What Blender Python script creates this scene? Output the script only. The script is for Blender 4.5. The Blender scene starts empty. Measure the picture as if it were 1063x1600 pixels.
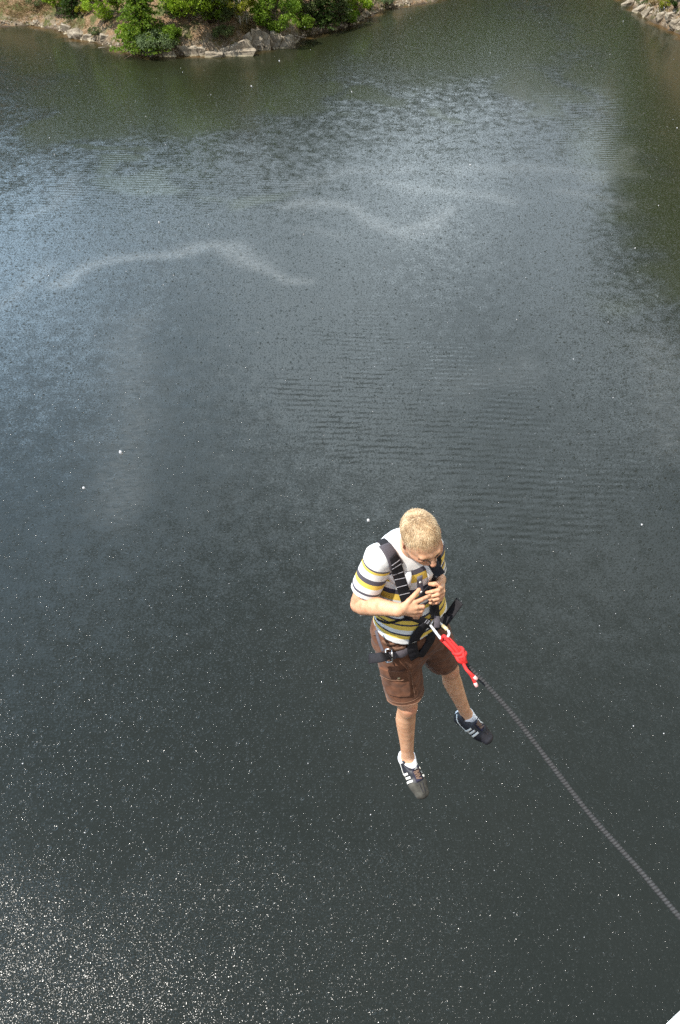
import bpy, bmesh, math, random
import numpy as np
from mathutils import Vector

PI = math.pi
rng = np.random.default_rng(7)
random.seed(7)
scene = bpy.context.scene

# ------------------------------------------------------------------ camera
CAM_H, FPX, CX, CY = 45.0, 1220.0, 531.5, 800.0
C45 = math.sqrt(0.5)
cam_data = bpy.data.cameras.new('camera')
cam_data.sensor_fit = 'VERTICAL'
cam_data.sensor_height = 23.6
cam_data.sensor_width = 15.7
cam_data.lens = 23.6 * FPX / 1600.0
cam_data.clip_start = 0.05
cam_data.clip_end = 5000
cam = bpy.data.objects.new('camera', cam_data)
scene.collection.objects.link(cam)
cam.location = (0, 0, CAM_H)
cam.rotation_euler = (math.radians(45), 0, 0)
scene.camera = cam

# ------------------------------------------------------------------ sky and sun
SUN = np.array([-0.50, -0.18, 0.85]); SUN /= np.linalg.norm(SUN)
SUN_ELEV = math.asin(SUN[2])
SUN_ROT = math.atan2(SUN[0], SUN[1])
world = bpy.data.worlds.new('World')
scene.world = world
world.use_nodes = True
wt = world.node_tree
wt.nodes.clear()
def wn(t, **kw):
    n = wt.nodes.new(t)
    for k, v in kw.items():
        setattr(n, k, v)
    return n
w_out = wn('ShaderNodeOutputWorld')
w_bg = wn('ShaderNodeBackground')
w_bg.inputs['Strength'].default_value = 0.1
w_sky = wn('ShaderNodeTexSky')
w_sky.sky_type = 'NISHITA'
w_sky.sun_disc = False
w_sky.sun_elevation = SUN_ELEV
w_sky.sun_rotation = SUN_ROT
w_sky.air_density = 1.0
w_sky.dust_density = 0.6
w_tc = wn('ShaderNodeTexCoord')
w_sep = wn('ShaderNodeSeparateXYZ')
w_mx = wn('ShaderNodeMath', operation='MAXIMUM'); w_mx.inputs[1].default_value = 0.02
w_ad = wn('ShaderNodeMath', operation='ADD'); w_ad.inputs[1].default_value = 0.18
w_dx = wn('ShaderNodeMath', operation='DIVIDE')
w_dy = wn('ShaderNodeMath', operation='DIVIDE')
w_cmb = wn('ShaderNodeCombineXYZ')
w_no = wn('ShaderNodeTexNoise')
w_no.inputs['Scale'].default_value = 1.7
w_no.inputs['Detail'].default_value = 7
w_no.inputs['Roughness'].default_value = 0.56
w_rp = wn('ShaderNodeValToRGB')
w_rp.color_ramp.elements[0].position = 0.34
w_rp.color_ramp.elements[1].position = 0.60
w_n2 = wn('ShaderNodeTexNoise')
w_n2.inputs['Scale'].default_value = 3.1
w_n2.inputs['Detail'].default_value = 6
w_cl = wn('ShaderNodeValToRGB')
w_cl.color_ramp.elements[0].position = 0.30
w_cl.color_ramp.elements[0].color = (4.75, 5.05, 5.25, 1)
w_cl.color_ramp.elements[1].position = 0.72
w_cl.color_ramp.elements[1].color = (8.4, 8.5, 8.45, 1)
w_mix = wn('ShaderNodeMix', data_type='RGBA')
w_el = wn('ShaderNodeValToRGB')            # overcast away from the sunlit cloud bank
w_el.color_ramp.elements[0].position = 0.30
w_el.color_ramp.elements[0].color = (1.55, 1.6, 1.65, 1)
w_el.color_ramp.elements[1].position = 0.90
w_el.color_ramp.elements[1].color = (0.76, 0.78, 0.80, 1)
w_bk = wn('ShaderNodeValToRGB')            # bright sunlit cloud bank over the far end of the lake
for p_, c_ in ((0.22, 4.6), (0.48, 6.6), (0.63, 5.9), (0.78, 1.45)):
    e_ = w_bk.color_ramp.elements[0] if p_ == 0.22 else w_bk.color_ramp.elements.new(p_)
    e_.position = p_; e_.color = (c_ * 0.88, c_, c_ * 1.08, 1)
w_bk.color_ramp.elements[-1].position = 0.95
w_bk.color_ramp.elements[-1].color = (0.66, 0.655, 0.645, 1)
w_az = wn('ShaderNodeMapRange', interpolation_type='SMOOTHSTEP')
w_az.inputs['From Min'].default_value = -0.25
w_az.inputs['From Max'].default_value = 0.45
w_elm = wn('ShaderNodeMix', data_type='RGBA')
w_tn = wn('ShaderNodeMapRange', interpolation_type='SMOOTHSTEP')   # thinner, bluer cloud to one side
w_tn.inputs['From Min'].default_value = -0.02
w_tn.inputs['From Max'].default_value = -0.50
w_tm = wn('ShaderNodeMix', data_type='RGBA')
w_tm.inputs[6].default_value = (1, 1, 1, 1); w_tm.inputs[7].default_value = (0.77, 0.95, 1.14, 1)
w_t2 = wn('ShaderNodeMix', data_type='RGBA', blend_type='MULTIPLY'); w_t2.inputs[0].default_value = 1.0
w_em = wn('ShaderNodeMix', data_type='RGBA', blend_type='MULTIPLY'); w_em.inputs[0].default_value = 1.0
L = wt.links.new
L(w_tc.outputs['Generated'], w_sep.inputs[0])
L(w_sep.outputs['Z'], w_mx.inputs[0]); L(w_mx.outputs[0], w_ad.inputs[0])
L(w_sep.outputs['X'], w_dx.inputs[0]); L(w_ad.outputs[0], w_dx.inputs[1])
L(w_sep.outputs['Y'], w_dy.inputs[0]); L(w_ad.outputs[0], w_dy.inputs[1])
L(w_dx.outputs[0], w_cmb.inputs[0]); L(w_dy.outputs[0], w_cmb.inputs[1])
L(w_cmb.outputs[0], w_no.inputs['Vector']); L(w_cmb.outputs[0], w_n2.inputs['Vector'])
L(w_no.outputs[0], w_rp.inputs[0]); L(w_n2.outputs[0], w_cl.inputs[0])
L(w_rp.outputs[0], w_mix.inputs[0])
L(w_sep.outputs['Z'], w_el.inputs[0]); L(w_sep.outputs['Z'], w_bk.inputs[0]); L(w_sep.outputs['Y'], w_az.inputs['Value'])
L(w_az.outputs[0], w_elm.inputs[0]); L(w_el.outputs[0], w_elm.inputs[6]); L(w_bk.outputs[0], w_elm.inputs[7])
L(w_cl.outputs[0], w_em.inputs[6]); L(w_elm.outputs[2], w_em.inputs[7])
L(w_sep.outputs['X'], w_tn.inputs['Value']); L(w_tn.outputs[0], w_tm.inputs[0]); L(w_em.outputs[2], w_t2.inputs[6]); L(w_tm.outputs[2], w_t2.inputs[7])
L(w_sky.outputs[0], w_mix.inputs[6]); L(w_t2.outputs[2], w_mix.inputs[7])
L(w_mix.outputs[2], w_bg.inputs['Color']); L(w_bg.outputs[0], w_out.inputs[0])

sun_data = bpy.data.lights.new('sun', 'SUN')
sun_data.energy = 5.0
sun_data.angle = math.radians(0.5)
sun_data.color = (1.0, 0.95, 0.87)
sun = bpy.data.objects.new('sun', sun_data)
scene.collection.objects.link(sun)
sun.rotation_euler = Vector(SUN).to_track_quat('Z', 'Y').to_euler()
sun.location = (-30, -10, 90)

scene.view_settings.view_transform = 'Standard'
scene.view_settings.look = 'None'
scene.view_settings.exposure = 0.5
scene.view_settings.gamma = 1.0
scene.view_settings.use_curve_mapping = False
scene.render.engine = 'CYCLES'
scene.cycles.use_denoising = False
scene.cycles.use_adaptive_sampling = False
scene.cycles.max_bounces = 6
scene.cycles.diffuse_bounces = 3
scene.cycles.glossy_bounces = 3
scene.cycles.transmission_bounces = 4
scene.cycles.sample_clamp_indirect = 4
scene.cycles.caustics_reflective = False
scene.cycles.caustics_refractive = False

# ------------------------------------------------------------------ helpers
COL = scene.collection
def ray(px, py):
    dx, dy = (px - CX) / FPX, (CY - py) / FPX
    return np.array([dx, C45 * (1 + dy), C45 * (dy - 1)])
def at(px, py, dep):
    return np.array([0, 0, CAM_H]) + ray(px, py) * dep
def on_water(px, py):
    r = ray(px, py)
    return (np.array([0, 0, CAM_H]) + r * (CAM_H / -r[2]))[:2]

def tag(o, label=None, cat=None, group=None, kind=None):
    if label: o['label'] = label
    if cat: o['category'] = cat
    if group: o['group'] = group
    if kind: o['kind'] = kind
    return o
def empty(name, loc, label=None, cat=None, group=None, parent=None):
    o = bpy.data.objects.new(name, None)
    COL.objects.link(o)
    o.location = loc
    o.empty_display_size = 0.2
    if parent: o.parent = parent
    return tag(o, label, cat, group)
def mesh_obj(name, V, F, mat, parent=None, smooth=True, loc=(0, 0, 0), attrs=None):
    me = bpy.data.meshes.new(name)
    V = np.asarray(V, dtype=np.float32)
    if isinstance(F, np.ndarray):
        n, k = F.shape
        me.vertices.add(len(V)); me.vertices.foreach_set('co', V.ravel())
        me.loops.add(n * k); me.loops.foreach_set('vertex_index', F.astype(np.int32).ravel())
        me.polygons.add(n)
        me.polygons.foreach_set('loop_start', np.arange(0, n * k, k, dtype=np.int32))
        me.update(calc_edges=True)
    else:
        me.from_pydata([tuple(v) for v in V], [], F)
    me.validate()
    if smooth:
        me.polygons.foreach_set('use_smooth', np.ones(len(me.polygons), dtype=bool))
    if attrs:
        for k, v in attrs.items():
            a = me.attributes.new(k, 'FLOAT', 'POINT')
            a.data.foreach_set('value', np.asarray(v, dtype=np.float32))
    if mat is not None:
        me.materials.append(mat)
    o = bpy.data.objects.new(name, me)
    COL.objects.link(o)
    o.location = loc
    if parent: o.parent = parent
    return o

class NT:
    """small node-tree builder"""
    def __init__(self, name):
        self.m = bpy.data.materials.new(name)
        self.m.use_nodes = True
        self.t = self.m.node_tree
        self.b = self.t.nodes['Principled BSDF']
        self.out = self.t.nodes['Material Output']
    def n(self, t, **kw):
        x = self.t.nodes.new(t)
        for k, v in kw.items():
            setattr(x, k, v)
        return x
    def l(self, a, b):
        self.t.links.new(a, b)
    def put(self, sock, v):
        if hasattr(v, 'is_output') or hasattr(v, 'links'):
            self.l(v, sock)
        else:
            sock.default_value = v
    def math(self, op, a, b=None, c=None):
        x = self.n('ShaderNodeMath', operation=op)
        for i, v in enumerate((a, b, c)):
            if v is not None: self.put(x.inputs[i], v)
        return x.outputs[0]
    def vmath(self, op, a, b=None, scale=None):
        x = self.n('ShaderNodeVectorMath', operation=op)
        self.put(x.inputs[0], a)
        if b is not None: self.put(x.inputs[1], b)
        if scale is not None: self.put(x.inputs['Scale'], scale)
        return x.outputs['Value'] if op in ('LENGTH', 'DOT_PRODUCT') else x.outputs[0]
    def pos(self):
        return self.n('ShaderNodeNewGeometry').outputs['Position']
    def obj(self):
        return self.n('ShaderNodeTexCoord').outputs['Object']
    def noise(self, vec, scale, detail=4, rough=0.55, color=False):
        x = self.n('ShaderNodeTexNoise')
        self.put(x.inputs['Vector'], vec)
        x.inputs['Scale'].default_value = scale
        x.inputs['Detail'].default_value = detail
        x.inputs['Roughness'].default_value = rough
        return x.outputs['Color'] if color else x.outputs[0]
    def ramp(self, f, stops, constant=False):
        x = self.n('ShaderNodeValToRGB')
        cr = x.color_ramp
        if constant: cr.interpolation = 'CONSTANT'
        while len(cr.elements) < len(stops): cr.elements.new(0.5)
        for e, (p, c) in zip(cr.elements, stops):
            e.position = p
            e.color = (*c, 1) if len(c) == 3 else c
        self.put(x.inputs[0], f)
        return x.outputs[0]
    def mix(self, f, a, b):
        x = self.n('ShaderNodeMix', data_type='RGBA')
        self.put(x.inputs[0], f)
        for s, v in ((x.inputs[6], a), (x.inputs[7], b)):
            self.put(s, (*v, 1) if isinstance(v, tuple) and len(v) == 3 else v)
        return x.outputs[2]
    def attr(self, name):
        return self.n('ShaderNodeAttribute', attribute_name=name).outputs['Fac']
    def bump(self, h, strength=0.5, dist=0.01):
        x = self.n('ShaderNodeBump')
        x.inputs['Strength'].default_value = strength
        x.inputs['Distance'].default_value = dist
        self.put(x.inputs['Height'], h)
        self.l(x.outputs[0], self.b.inputs['Normal'])
    def set(self, **kw):
        names = dict(color='Base Color', rough='Roughness', metal='Metallic', spec='Specular IOR Level',
                     sss='Subsurface Weight', trans='Transmission Weight', ior='IOR', sheen='Sheen Weight', alpha='Alpha')
        for k, v in kw.items():
            if isinstance(v, tuple) and len(v) == 3: v = (*v, 1)
            self.put(self.b.inputs[names[k]], v)
        return self

def simple(name, col, rough=0.6, var=0.25, scale=40, bump=0.0, bdist=0.002, metal=0.0, spec=0.5, sheen=0.0, coord='obj'):
    m = NT(name)
    p = m.obj() if coord == 'obj' else m.pos()
    n = m.noise(p, scale, 5, 0.6)
    lo = tuple(c * (1 - var) for c in col); hi = tuple(min(1, c * (1 + var)) for c in col)
    m.set(color=m.ramp(n, [(0.3, lo), (0.7, hi)]), rough=rough, metal=metal, spec=spec, sheen=sheen)
    if bump:
        m.bump(m.noise(p, scale * 3, 3, 0.6), bump, bdist)
    return m.m

def catmull(P, n):
    P = np.asarray(P, float)
    if len(P) == 2:
        t = np.linspace(0, 1, n)[:, None]
        return P[0] * (1 - t) + P[1] * t
    Q = np.vstack([2 * P[0] - P[1], P, 2 * P[-1] - P[-2]])
    # sample by chord length
    seg = np.linalg.norm(np.diff(P, axis=0), axis=1)
    cum = np.concatenate([[0], np.cumsum(seg)])
    out = []
    for s in np.linspace(0, cum[-1], n):
        i = min(np.searchsorted(cum, s, side='right') - 1, len(P) - 2)
        t = (s - cum[i]) / max(seg[i], 1e-9)
        p0, p1, p2, p3 = Q[i], Q[i + 1], Q[i + 2], Q[i + 3]
        out.append(0.5 * ((2 * p1) + (-p0 + p2) * t + (2 * p0 - 5 * p1 + 4 * p2 - p3) * t * t + (-p0 + 3 * p1 - 3 * p2 + p3) * t ** 3))
    return np.array(out)

def tube(P, r, sides=10, cap=True, closed=False, radii=None):
    """tube along points P (parallel transport frame)"""
    P = np.asarray(P, float); n = len(P)
    if closed:
        T = np.roll(P, -1, 0) - np.roll(P, 1, 0)
    else:
        T = np.gradient(P, axis=0)
    T /= np.linalg.norm(T, axis=1)[:, None] + 1e-12
    a = np.array([0, 0, 1.0]) if abs(T[0][2]) < 0.9 else np.array([1.0, 0, 0])
    N = np.zeros_like(P)
    N[0] = np.cross(T[0], a); N[0] /= np.linalg.norm(N[0])
    for i in range(1, n):
        v = N[i - 1] - T[i] * (N[i - 1] @ T[i])
        N[i] = v / (np.linalg.norm(v) + 1e-12)
    B = np.cross(T, N)
    R = np.full(n, r) if radii is None else np.asarray(radii)
    ang = np.arange(sides) * 2 * PI / sides
    if R.ndim == 1: R = np.repeat(R[:, None], sides, 1)
    V = P[:, None] + R[:, :, None] * (np.cos(ang)[None, :, None] * N[:, None] + np.sin(ang)[None, :, None] * B[:, None])
    V = V.reshape(-1, 3)
    F = []
    m = n if closed else n - 1
    for i in range(m):
        j = (i + 1) % n
        for k in range(sides):
            k2 = (k + 1) % sides
            F.append((i * sides + k, i * sides + k2, j * sides + k2, j * sides + k))
    if cap and not closed:
        V = np.vstack([V, P[0], P[-1]])
        c0, c1 = n * sides, n * sides + 1
        for k in range(sides):
            k2 = (k + 1) % sides
            F.append((k2, k, c0)); F.append(((n - 1) * sides + k, (n - 1) * sides + k2, c1))
    return V, F

def join(parts):
    V, F, o = [], [], 0
    for v, f in parts:
        V.append(np.asarray(v)); F += [tuple(i + o for i in q) for q in f]; o += len(v)
    return np.vstack(V), F

def ribbon(P, N, width, thick, taper=None):
    """flat strap: points P on its underside, outward normals N"""
    P = np.asarray(P, float); N = np.asarray(N, float)
    T = np.gradient(P, axis=0); T /= np.linalg.norm(T, axis=1)[:, None] + 1e-12
    W = np.cross(N, T); W /= np.linalg.norm(W, axis=1)[:, None] + 1e-12
    N = np.cross(T, W)
    n = len(P)
    w = np.full(n, width / 2.0) if taper is None else np.asarray(taper) / 2.0
    prof = [(-1, 0.0), (-1, 0.6), (-0.9, 1.0), (0.9, 1.0), (1, 0.6), (1, 0.0)]
    V = np.array([[P[i] + W[i] * w[i] * a + N[i] * thick * b for a, b in prof] for i in range(n)]).reshape(-1, 3)
    k = len(prof); F = []
    for i in range(n - 1):
        for j in range(k):
            j2 = (j + 1) % k
            F.append((i * k + j, i * k + j2, (i + 1) * k + j2, (i + 1) * k + j))
    F.append(tuple(range(k))[::-1]); F.append(tuple((n - 1) * k + j for j in range(k)))
    return V, F
# ------------------------------------------------------------------ lake outline and terrain
shore_px_left = [(0, 42), (50, 40), (90, 46), (112, 60), (150, 66), (185, 78), (235, 89), (280, 87), (340, 87), (380, 82), (425, 77),
                 (462, 68), (478, 56), (515, 50), (550, 40), (575, 26), (600, 15), (640, 9), (680, 3)]
shore_px_right = [(975, -2), (984, 8), (1000, 20), (1015, 32), (1035, 41), (1063, 54)]
LAKE = [(-150, -400), (-150, -60), (-140, 40), (-132, 110), (-118, 160), (-98, 186)]
LAKE += [tuple(on_water(*p)) for p in shore_px_left]
LAKE += [(30, 232), (40, 248), (52, 258), (62, 254), (67, 235)]
LAKE += [tuple(on_water(*p)) for p in shore_px_right]
LAKE += [(70.5, 174), (66, 150), (60.5, 128), (56, 104), (56, 70), (64, 20), (80, -60), (100, -400)]
LAKE = np.array(LAKE)

def shore_dist(X, Y):
    """signed distance to the lake outline, negative on the water"""
    P = np.stack([X, Y], -1)
    d2 = np.full(X.shape, 1e18); ins = np.zeros(X.shape, bool)
    n = len(LAKE)
    for i in range(n):
        a, b = LAKE[i], LAKE[(i + 1) % n]
        ab = b - a
        t = np.clip(((P - a) @ ab) / (ab @ ab), 0, 1)
        q = P - a - t[..., None] * ab
        d2 = np.minimum(d2, (q ** 2).sum(-1))
        c = (a[1] > Y) != (b[1] > Y)
        with np.errstate(divide='ignore', invalid='ignore'):
            xi = a[0] + (Y - a[1]) * ab[0] / (ab[1] if ab[1] else 1e-9)
        ins ^= c & (X < xi)
    d = np.sqrt(d2)
    return np.where(ins, -d, d)

_ph = rng.uniform(0, 2 * PI, (6, 24)); _dr = rng.uniform(0, 2 * PI, (6, 24))
def wob(X, Y, scale, k=0):
    s = 0
    for i in range(24):
        f = 2 * PI / scale * (0.5 + 1.3 * ((i * 7 + k * 3) % 24) / 24)
        s = s + np.sin(f * (X * math.cos(_dr[k % 6][i]) + Y * math.sin(_dr[k % 6][i])) + _ph[k % 6][i])
    return s / 5.0

def sstep(a, b, x):
    t = np.clip((x - a) / (b - a), 0, 1)
    return t * t * (3 - 2 * t)

def height(X, Y):
    d = shore_dist(X, Y)
    d = d + 0.7 * wob(X, Y, 9, 0) * sstep(0.0, 3, np.abs(d)) + 0.35 * wob(X, Y, 3.0, 1)
    nose = np.exp(-((X + 20) / 26) ** 2) * sstep(160, 175, Y)          # rocky nose of the peninsula
    right = sstep(math.radians(17.8), math.radians(20.8), np.arctan2(X, np.maximum(Y, 1.0))) * sstep(40, 50, X)
    bank = 0.34 + 0.26 * nose + 1.25 * right + 0.08 * sstep(212, 245, Y) * (1 - right)
    lip = (0.35 + 1.5 * nose + 1.0 * right) * sstep(0, 1.6, d)
    far = sstep(30, 120, d)
    land = lip + bank * np.minimum(d, 45 + 15 * right) + far * 0.5 * np.clip(d - 30, 0, 150) + 0.30 * wob(X, Y, 5, 2) * sstep(0.5, 4, d) + 0.12 * wob(X, Y, 1.8, 3) * sstep(0.5, 2, d)
    bed = np.maximum(0.35 * d, -14)
    return np.where(d > 0, np.maximum(land, 0.02), bed)

def axis(lo, a, b, hi, fine, n0, n1):
    left = a - (np.linspace(0, 1, n0) ** 1.8)[::-1][:-1] * (a - lo)
    right = b + (np.linspace(0, 1, n1) ** 1.8)[1:] * (hi - b)
    return np.concatenate([left, np.arange(a, b + 1e-6, fine), right])
def grid_mesh(xs, ys):
    X, Y = np.meshgrid(xs, ys, indexing='ij')
    nx, ny = X.shape
    I = np.arange(nx * ny).reshape(nx, ny)
    F = np.stack([I[:-1, :-1], I[1:, :-1], I[1:, 1:], I[:-1, 1:]], -1).reshape(-1, 4)
    return X, Y, F

xs = axis(-1500, -96, 90, 1500, 0.75, 36, 36)
ys = axis(-1500, 165, 245, 1700, 0.75, 50, 36)
X, Y, F = grid_mesh(xs, ys)
Zt = height(X, Y)
dsh = shore_dist(X, Y)
m = NT('earth bank')
p = m.pos()
n1 = m.noise(p, 0.35, 5, 0.6); n2 = m.noise(p, 2.2, 6, 0.65); n3 = m.noise(p, 0.9, 4)
earth = m.ramp(n2, [(0.28, (0.10, 0.06, 0.035)), (0.5, (0.25, 0.16, 0.09)), (0.72, (0.42, 0.30, 0.18))])
grass = m.ramp(n2, [(0.3, (0.045, 0.06, 0.018)), (0.7, (0.16, 0.15, 0.055))])
stone = m.ramp(n2, [(0.3, (0.13, 0.10, 0.07)), (0.7, (0.33, 0.265, 0.19))])
c = m.mix(m.ramp(n1, [(0.48, (0, 0, 0)), (0.58, (1, 1, 1))]), earth, grass)
wet = m.attr('shore')
c = m.mix(m.math('MULTIPLY', wet, m.ramp(n3, [(0.42, (0, 0, 0)), (0.55, (1, 1, 1))])), c, stone)
c = m.mix(m.attr('waterline'), c, (0.07, 0.052, 0.035))
m.set(color=c, rough=0.95, spec=0.2)
m.bump(m.math('ADD', n2, m.noise(p, 7, 3)), 0.9, 0.3)
terrain = mesh_obj('terrain', np.stack([X, Y, Zt], -1).reshape(-1, 3), F, m.m,
                   attrs={'shore': (1 - sstep(1.0, 4.5, dsh)).ravel(), 'waterline': (1 - sstep(0.0, 0.5, dsh)).ravel()})
tag(terrain, 'steep brown earth bank with dry grass around the dark lake', kind='structure')

def ground_hit(px, py):
    r = ray(px, py); o = np.array([0, 0, CAM_H])
    ts = np.linspace(120, 400, 1400)
    P = o + ts[:, None] * r
    h = np.maximum(height(P[:, 0], P[:, 1]), 0)
    k = np.argmax(P[:, 2] <= h)
    return P[k][0], P[k][1], h[k]

# ------------------------------------------------------------------ water
def poly_dist(PX, PY, pts):
    d = np.full(PX.shape, 1e9)
    for a, b in zip(pts[:-1], pts[1:]):
        a, b = np.array(a, float), np.array(b, float); ab = b - a
        t = np.clip(((PX - a[0]) * ab[0] + (PY - a[1]) * ab[1]) / (ab @ ab), 0, 1)
        d = np.minimum(d, np.hypot(PX - a[0] - t * ab[0], PY - a[1] - t * ab[1]))
    return d
xs = axis(-1500, -78, 88, 1500, 0.8, 20, 20)
ys = axis(-1500, 8, 222, 1700, 0.8, 20, 24)
X, Y, F = grid_mesh(xs, ys)
# drifting pollen bands plus pale patches of painted cloud reflection, and the wind-sheltered calm areas
def wpts(px): return [tuple(on_water(*q)) for q in px]
FILM_CLOUD = [([(90, 440), (130, 420), (170, 405), (230, 398), (300, 390), (345, 385), (368, 398), (395, 414), (430, 425), (458, 442)], 1.25, 1.0),
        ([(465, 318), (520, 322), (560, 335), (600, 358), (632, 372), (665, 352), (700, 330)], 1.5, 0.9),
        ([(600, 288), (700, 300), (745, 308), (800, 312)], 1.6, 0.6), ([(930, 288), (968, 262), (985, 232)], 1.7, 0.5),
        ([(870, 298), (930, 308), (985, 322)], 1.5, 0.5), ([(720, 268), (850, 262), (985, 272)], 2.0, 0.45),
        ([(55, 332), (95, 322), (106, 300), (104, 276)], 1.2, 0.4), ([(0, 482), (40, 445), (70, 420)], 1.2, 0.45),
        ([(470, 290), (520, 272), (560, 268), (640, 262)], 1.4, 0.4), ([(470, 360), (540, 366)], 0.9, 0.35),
        ([(205, 500), (200, 560), (212, 640), (190, 720), (185, 780)], 2.6, 0.42), ([(1030, 540), (1050, 640), (1045, 690)], 2.6, 0.40), ([(720, 600), (820, 570)], 2.5, 0.25)]  # the tall broad patches are cloud reflections put into the water colour
film_cloud = np.zeros_like(X)
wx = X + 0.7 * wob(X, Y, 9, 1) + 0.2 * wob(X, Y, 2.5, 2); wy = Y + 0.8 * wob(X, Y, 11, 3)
for pts, w, s in FILM_CLOUD:
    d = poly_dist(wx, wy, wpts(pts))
    film_cloud = np.maximum(film_cloud, s * np.exp(-(d / w) ** 2))
# calm where the banks shelter the surface
sd = shore_dist(X, Y)
def blob(px, py, rx, ry):
    cx, cy = on_water(px, py)
    ex = abs(on_water(px + rx, py)[0] - cx); ey = abs(on_water(px, py - ry)[1] - cy)
    return 1 - sstep(0.6, 1.15, np.hypot((wx + 2.2 * wob(X, Y, 14, 4) - cx) / ex, (wy + 2.5 * wob(X, Y, 16, 5) - cy) / ey))
calm = 1 - sstep(12, 26, -sd + 3.5 * wob(X, Y, 26, 1) + 2 * wob(X, Y, 9, 2))
for b in [(260, 150, 230, 55), (120, 190, 80, 40), (470, 140, 60, 40), (590, 150, 55, 24), (712, 180, 26, 10), (835, 140, 55, 40), (940, 130, 40, 45),
          (180, 237, 34, 8), (230, 285, 85, 18), (390, 305, 70, 14), (700, 60, 220, 60), (1075, 200, 70, 150), (170, 262, 30, 12)]:
    calm = np.maximum(calm, blob(*b))
wind = np.maximum(0.95 * blob(60, 1580, 380, 200), 0.80 * blob(240, 1540, 760, 290))
ripple = np.maximum.reduce([blob(560, 580, 130, 120), 0.9 * blob(700, 640, 130, 130), 0.8 * blob(850, 750, 180, 90),
                            0.8 * blob(950, 190, 90, 60), 0.42 * blob(280, 300, 220, 40), 0.25 * blob(150, 300, 200, 80)])

m = NT('lake water')
p = m.pos()
sx = m.n('ShaderNodeSeparateXYZ'); m.l(p, sx.inputs[0])
a_calm, a_film_cloud, a_rip, a_sh = m.attr('calm'), m.attr('film_cloud'), m.attr('ripple'), m.attr('shallow')
def slope(scale, gain, detail=2, rough=0.5):
    col = m.noise(p, scale, detail, rough, color=True)
    v = m.vmath('SUBTRACT', col, (0.5, 0.5, 0.5))
    return m.vmath('SCALE', v, scale=gain)
chop = m.vmath('ADD', slope(7.0, 0.36, 3, 0.6), slope(0.8, 0.18, 3))
fine = m.vmath('SCALE', slope(15.0, 1.35, 1, 0.5), scale=m.attr('wind'))
gust = m.math('MULTIPLY_ADD', m.noise(p, 0.045, 4, 0.6), 1.5, 0.22)
amp = m.math('MULTIPLY', m.math('MULTIPLY_ADD', a_calm, -0.88, 1.0), m.math('MULTIPLY_ADD', a_film_cloud, -0.55, 1.0))
amp = m.math('MULTIPLY', amp, gust)
chop = m.vmath('ADD', m.vmath('SCALE', chop, scale=amp), fine)
# wind ripples with long crests
warp = m.math('MULTIPLY', m.noise(p, 0.12, 3), 6.0)
ph = m.math('ADD', m.math('MULTIPLY_ADD', sx.outputs[0], 0.55, warp), m.math('MULTIPLY', sx.outputs[1], 7.9))
rs = m.math('MULTIPLY', m.math('SINE', ph), m.math('MULTIPLY', a_rip, m.math('MULTIPLY', m.ramp(m.noise(p, 0.22, 3), [(0.28, (0, 0, 0)), (0.72, (1, 1, 1))]), 0.098)))
ph2 = m.math('ADD', m.math('MULTIPLY_ADD', sx.outputs[0], -1.9, m.math('MULTIPLY', m.noise(p, 0.2, 3), 8.0)), m.math('MULTIPLY', sx.outputs[1], 10.5))
rs = m.math('ADD', rs, m.math('MULTIPLY', m.math('SINE', ph2), m.math('MULTIPLY', a_rip, m.math('MULTIPLY', m.noise(p, 0.3, 2), 0.055))))
rv = m.n('ShaderNodeCombineXYZ'); m.l(rs, rv.inputs[1]); m.l(m.math('MULTIPLY', rs, 0.12), rv.inputs[0])
# rain pocks: little rings of steep slope at random places
def pocks(scale, gain, rad, keep):
    vo = m.n('ShaderNodeTexVoronoi', feature='F1', voronoi_dimensions='2D')
    m.put(vo.inputs['Vector'], p); vo.inputs['Scale'].default_value = scale
    dv = m.vmath('SUBTRACT', p, vo.outputs['Position'])
    flat = m.vmath('MULTIPLY', dv, (1, 1, 0))
    dist = m.vmath('LENGTH', flat)
    dirv = m.vmath('NORMALIZE', flat)
    fall = m.math('MAXIMUM', m.math('SUBTRACT', 1.0, m.math('DIVIDE', dist, rad)), 0.0)
    ring = m.math('MULTIPLY', m.math('SINE', m.math('MULTIPLY', dist, 9.0 / rad)), fall)
    sc = m.n('ShaderNodeSeparateColor'); m.l(vo.outputs['Color'], sc.inputs[0])
    on = m.math('GREATER_THAN', sc.outputs[0], 1 - keep)
    return m.vmath('SCALE', dirv, scale=m.math('MULTIPLY', m.math('MULTIPLY', ring, on), m.math('MULTIPLY', m.math('POWER', sc.outputs[1], 1.4), gain)))
rain = m.vmath('ADD', m.vmath('ADD', pocks(6.2, 0.85, 0.07, 0.95), pocks(2.8, 0.9, 0.12, 0.85)), pocks(1.1, 0.7, 0.24, 0.5))
tot = m.vmath('ADD', m.vmath('ADD', chop, rv.outputs[0]), rain)
tot = m.vmath('MULTIPLY', tot, (1, 1, 0))
nrm = m.vmath('NORMALIZE', m.vmath('ADD', tot, (0, 0, 1)))
m.l(nrm, m.b.inputs['Normal'])
deep = m.ramp(m.noise(p, 0.03, 4), [(0.3, (0.012, 0.0145, 0.0125)), (0.7, (0.016, 0.018, 0.0155))])
c = m.mix(m.math('MULTIPLY', a_calm, 0.8), deep, (0.018, 0.021, 0.008))
c = m.mix(a_sh, c, (0.085, 0.05, 0.018))
fm = m.math('MULTIPLY', a_film_cloud, m.ramp(m.noise(m.vmath('MULTIPLY', p, (0.7, 1.6, 1)), 1.5, 5, 0.75), [(0.30, (0, 0, 0)), (0.70, (1, 1, 1))]))
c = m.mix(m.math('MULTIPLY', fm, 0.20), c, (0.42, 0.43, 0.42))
m.set(color=c, rough=m.math('MULTIPLY_ADD', m.attr('wind'), 0.055, 0.13), ior=1.333)
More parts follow.
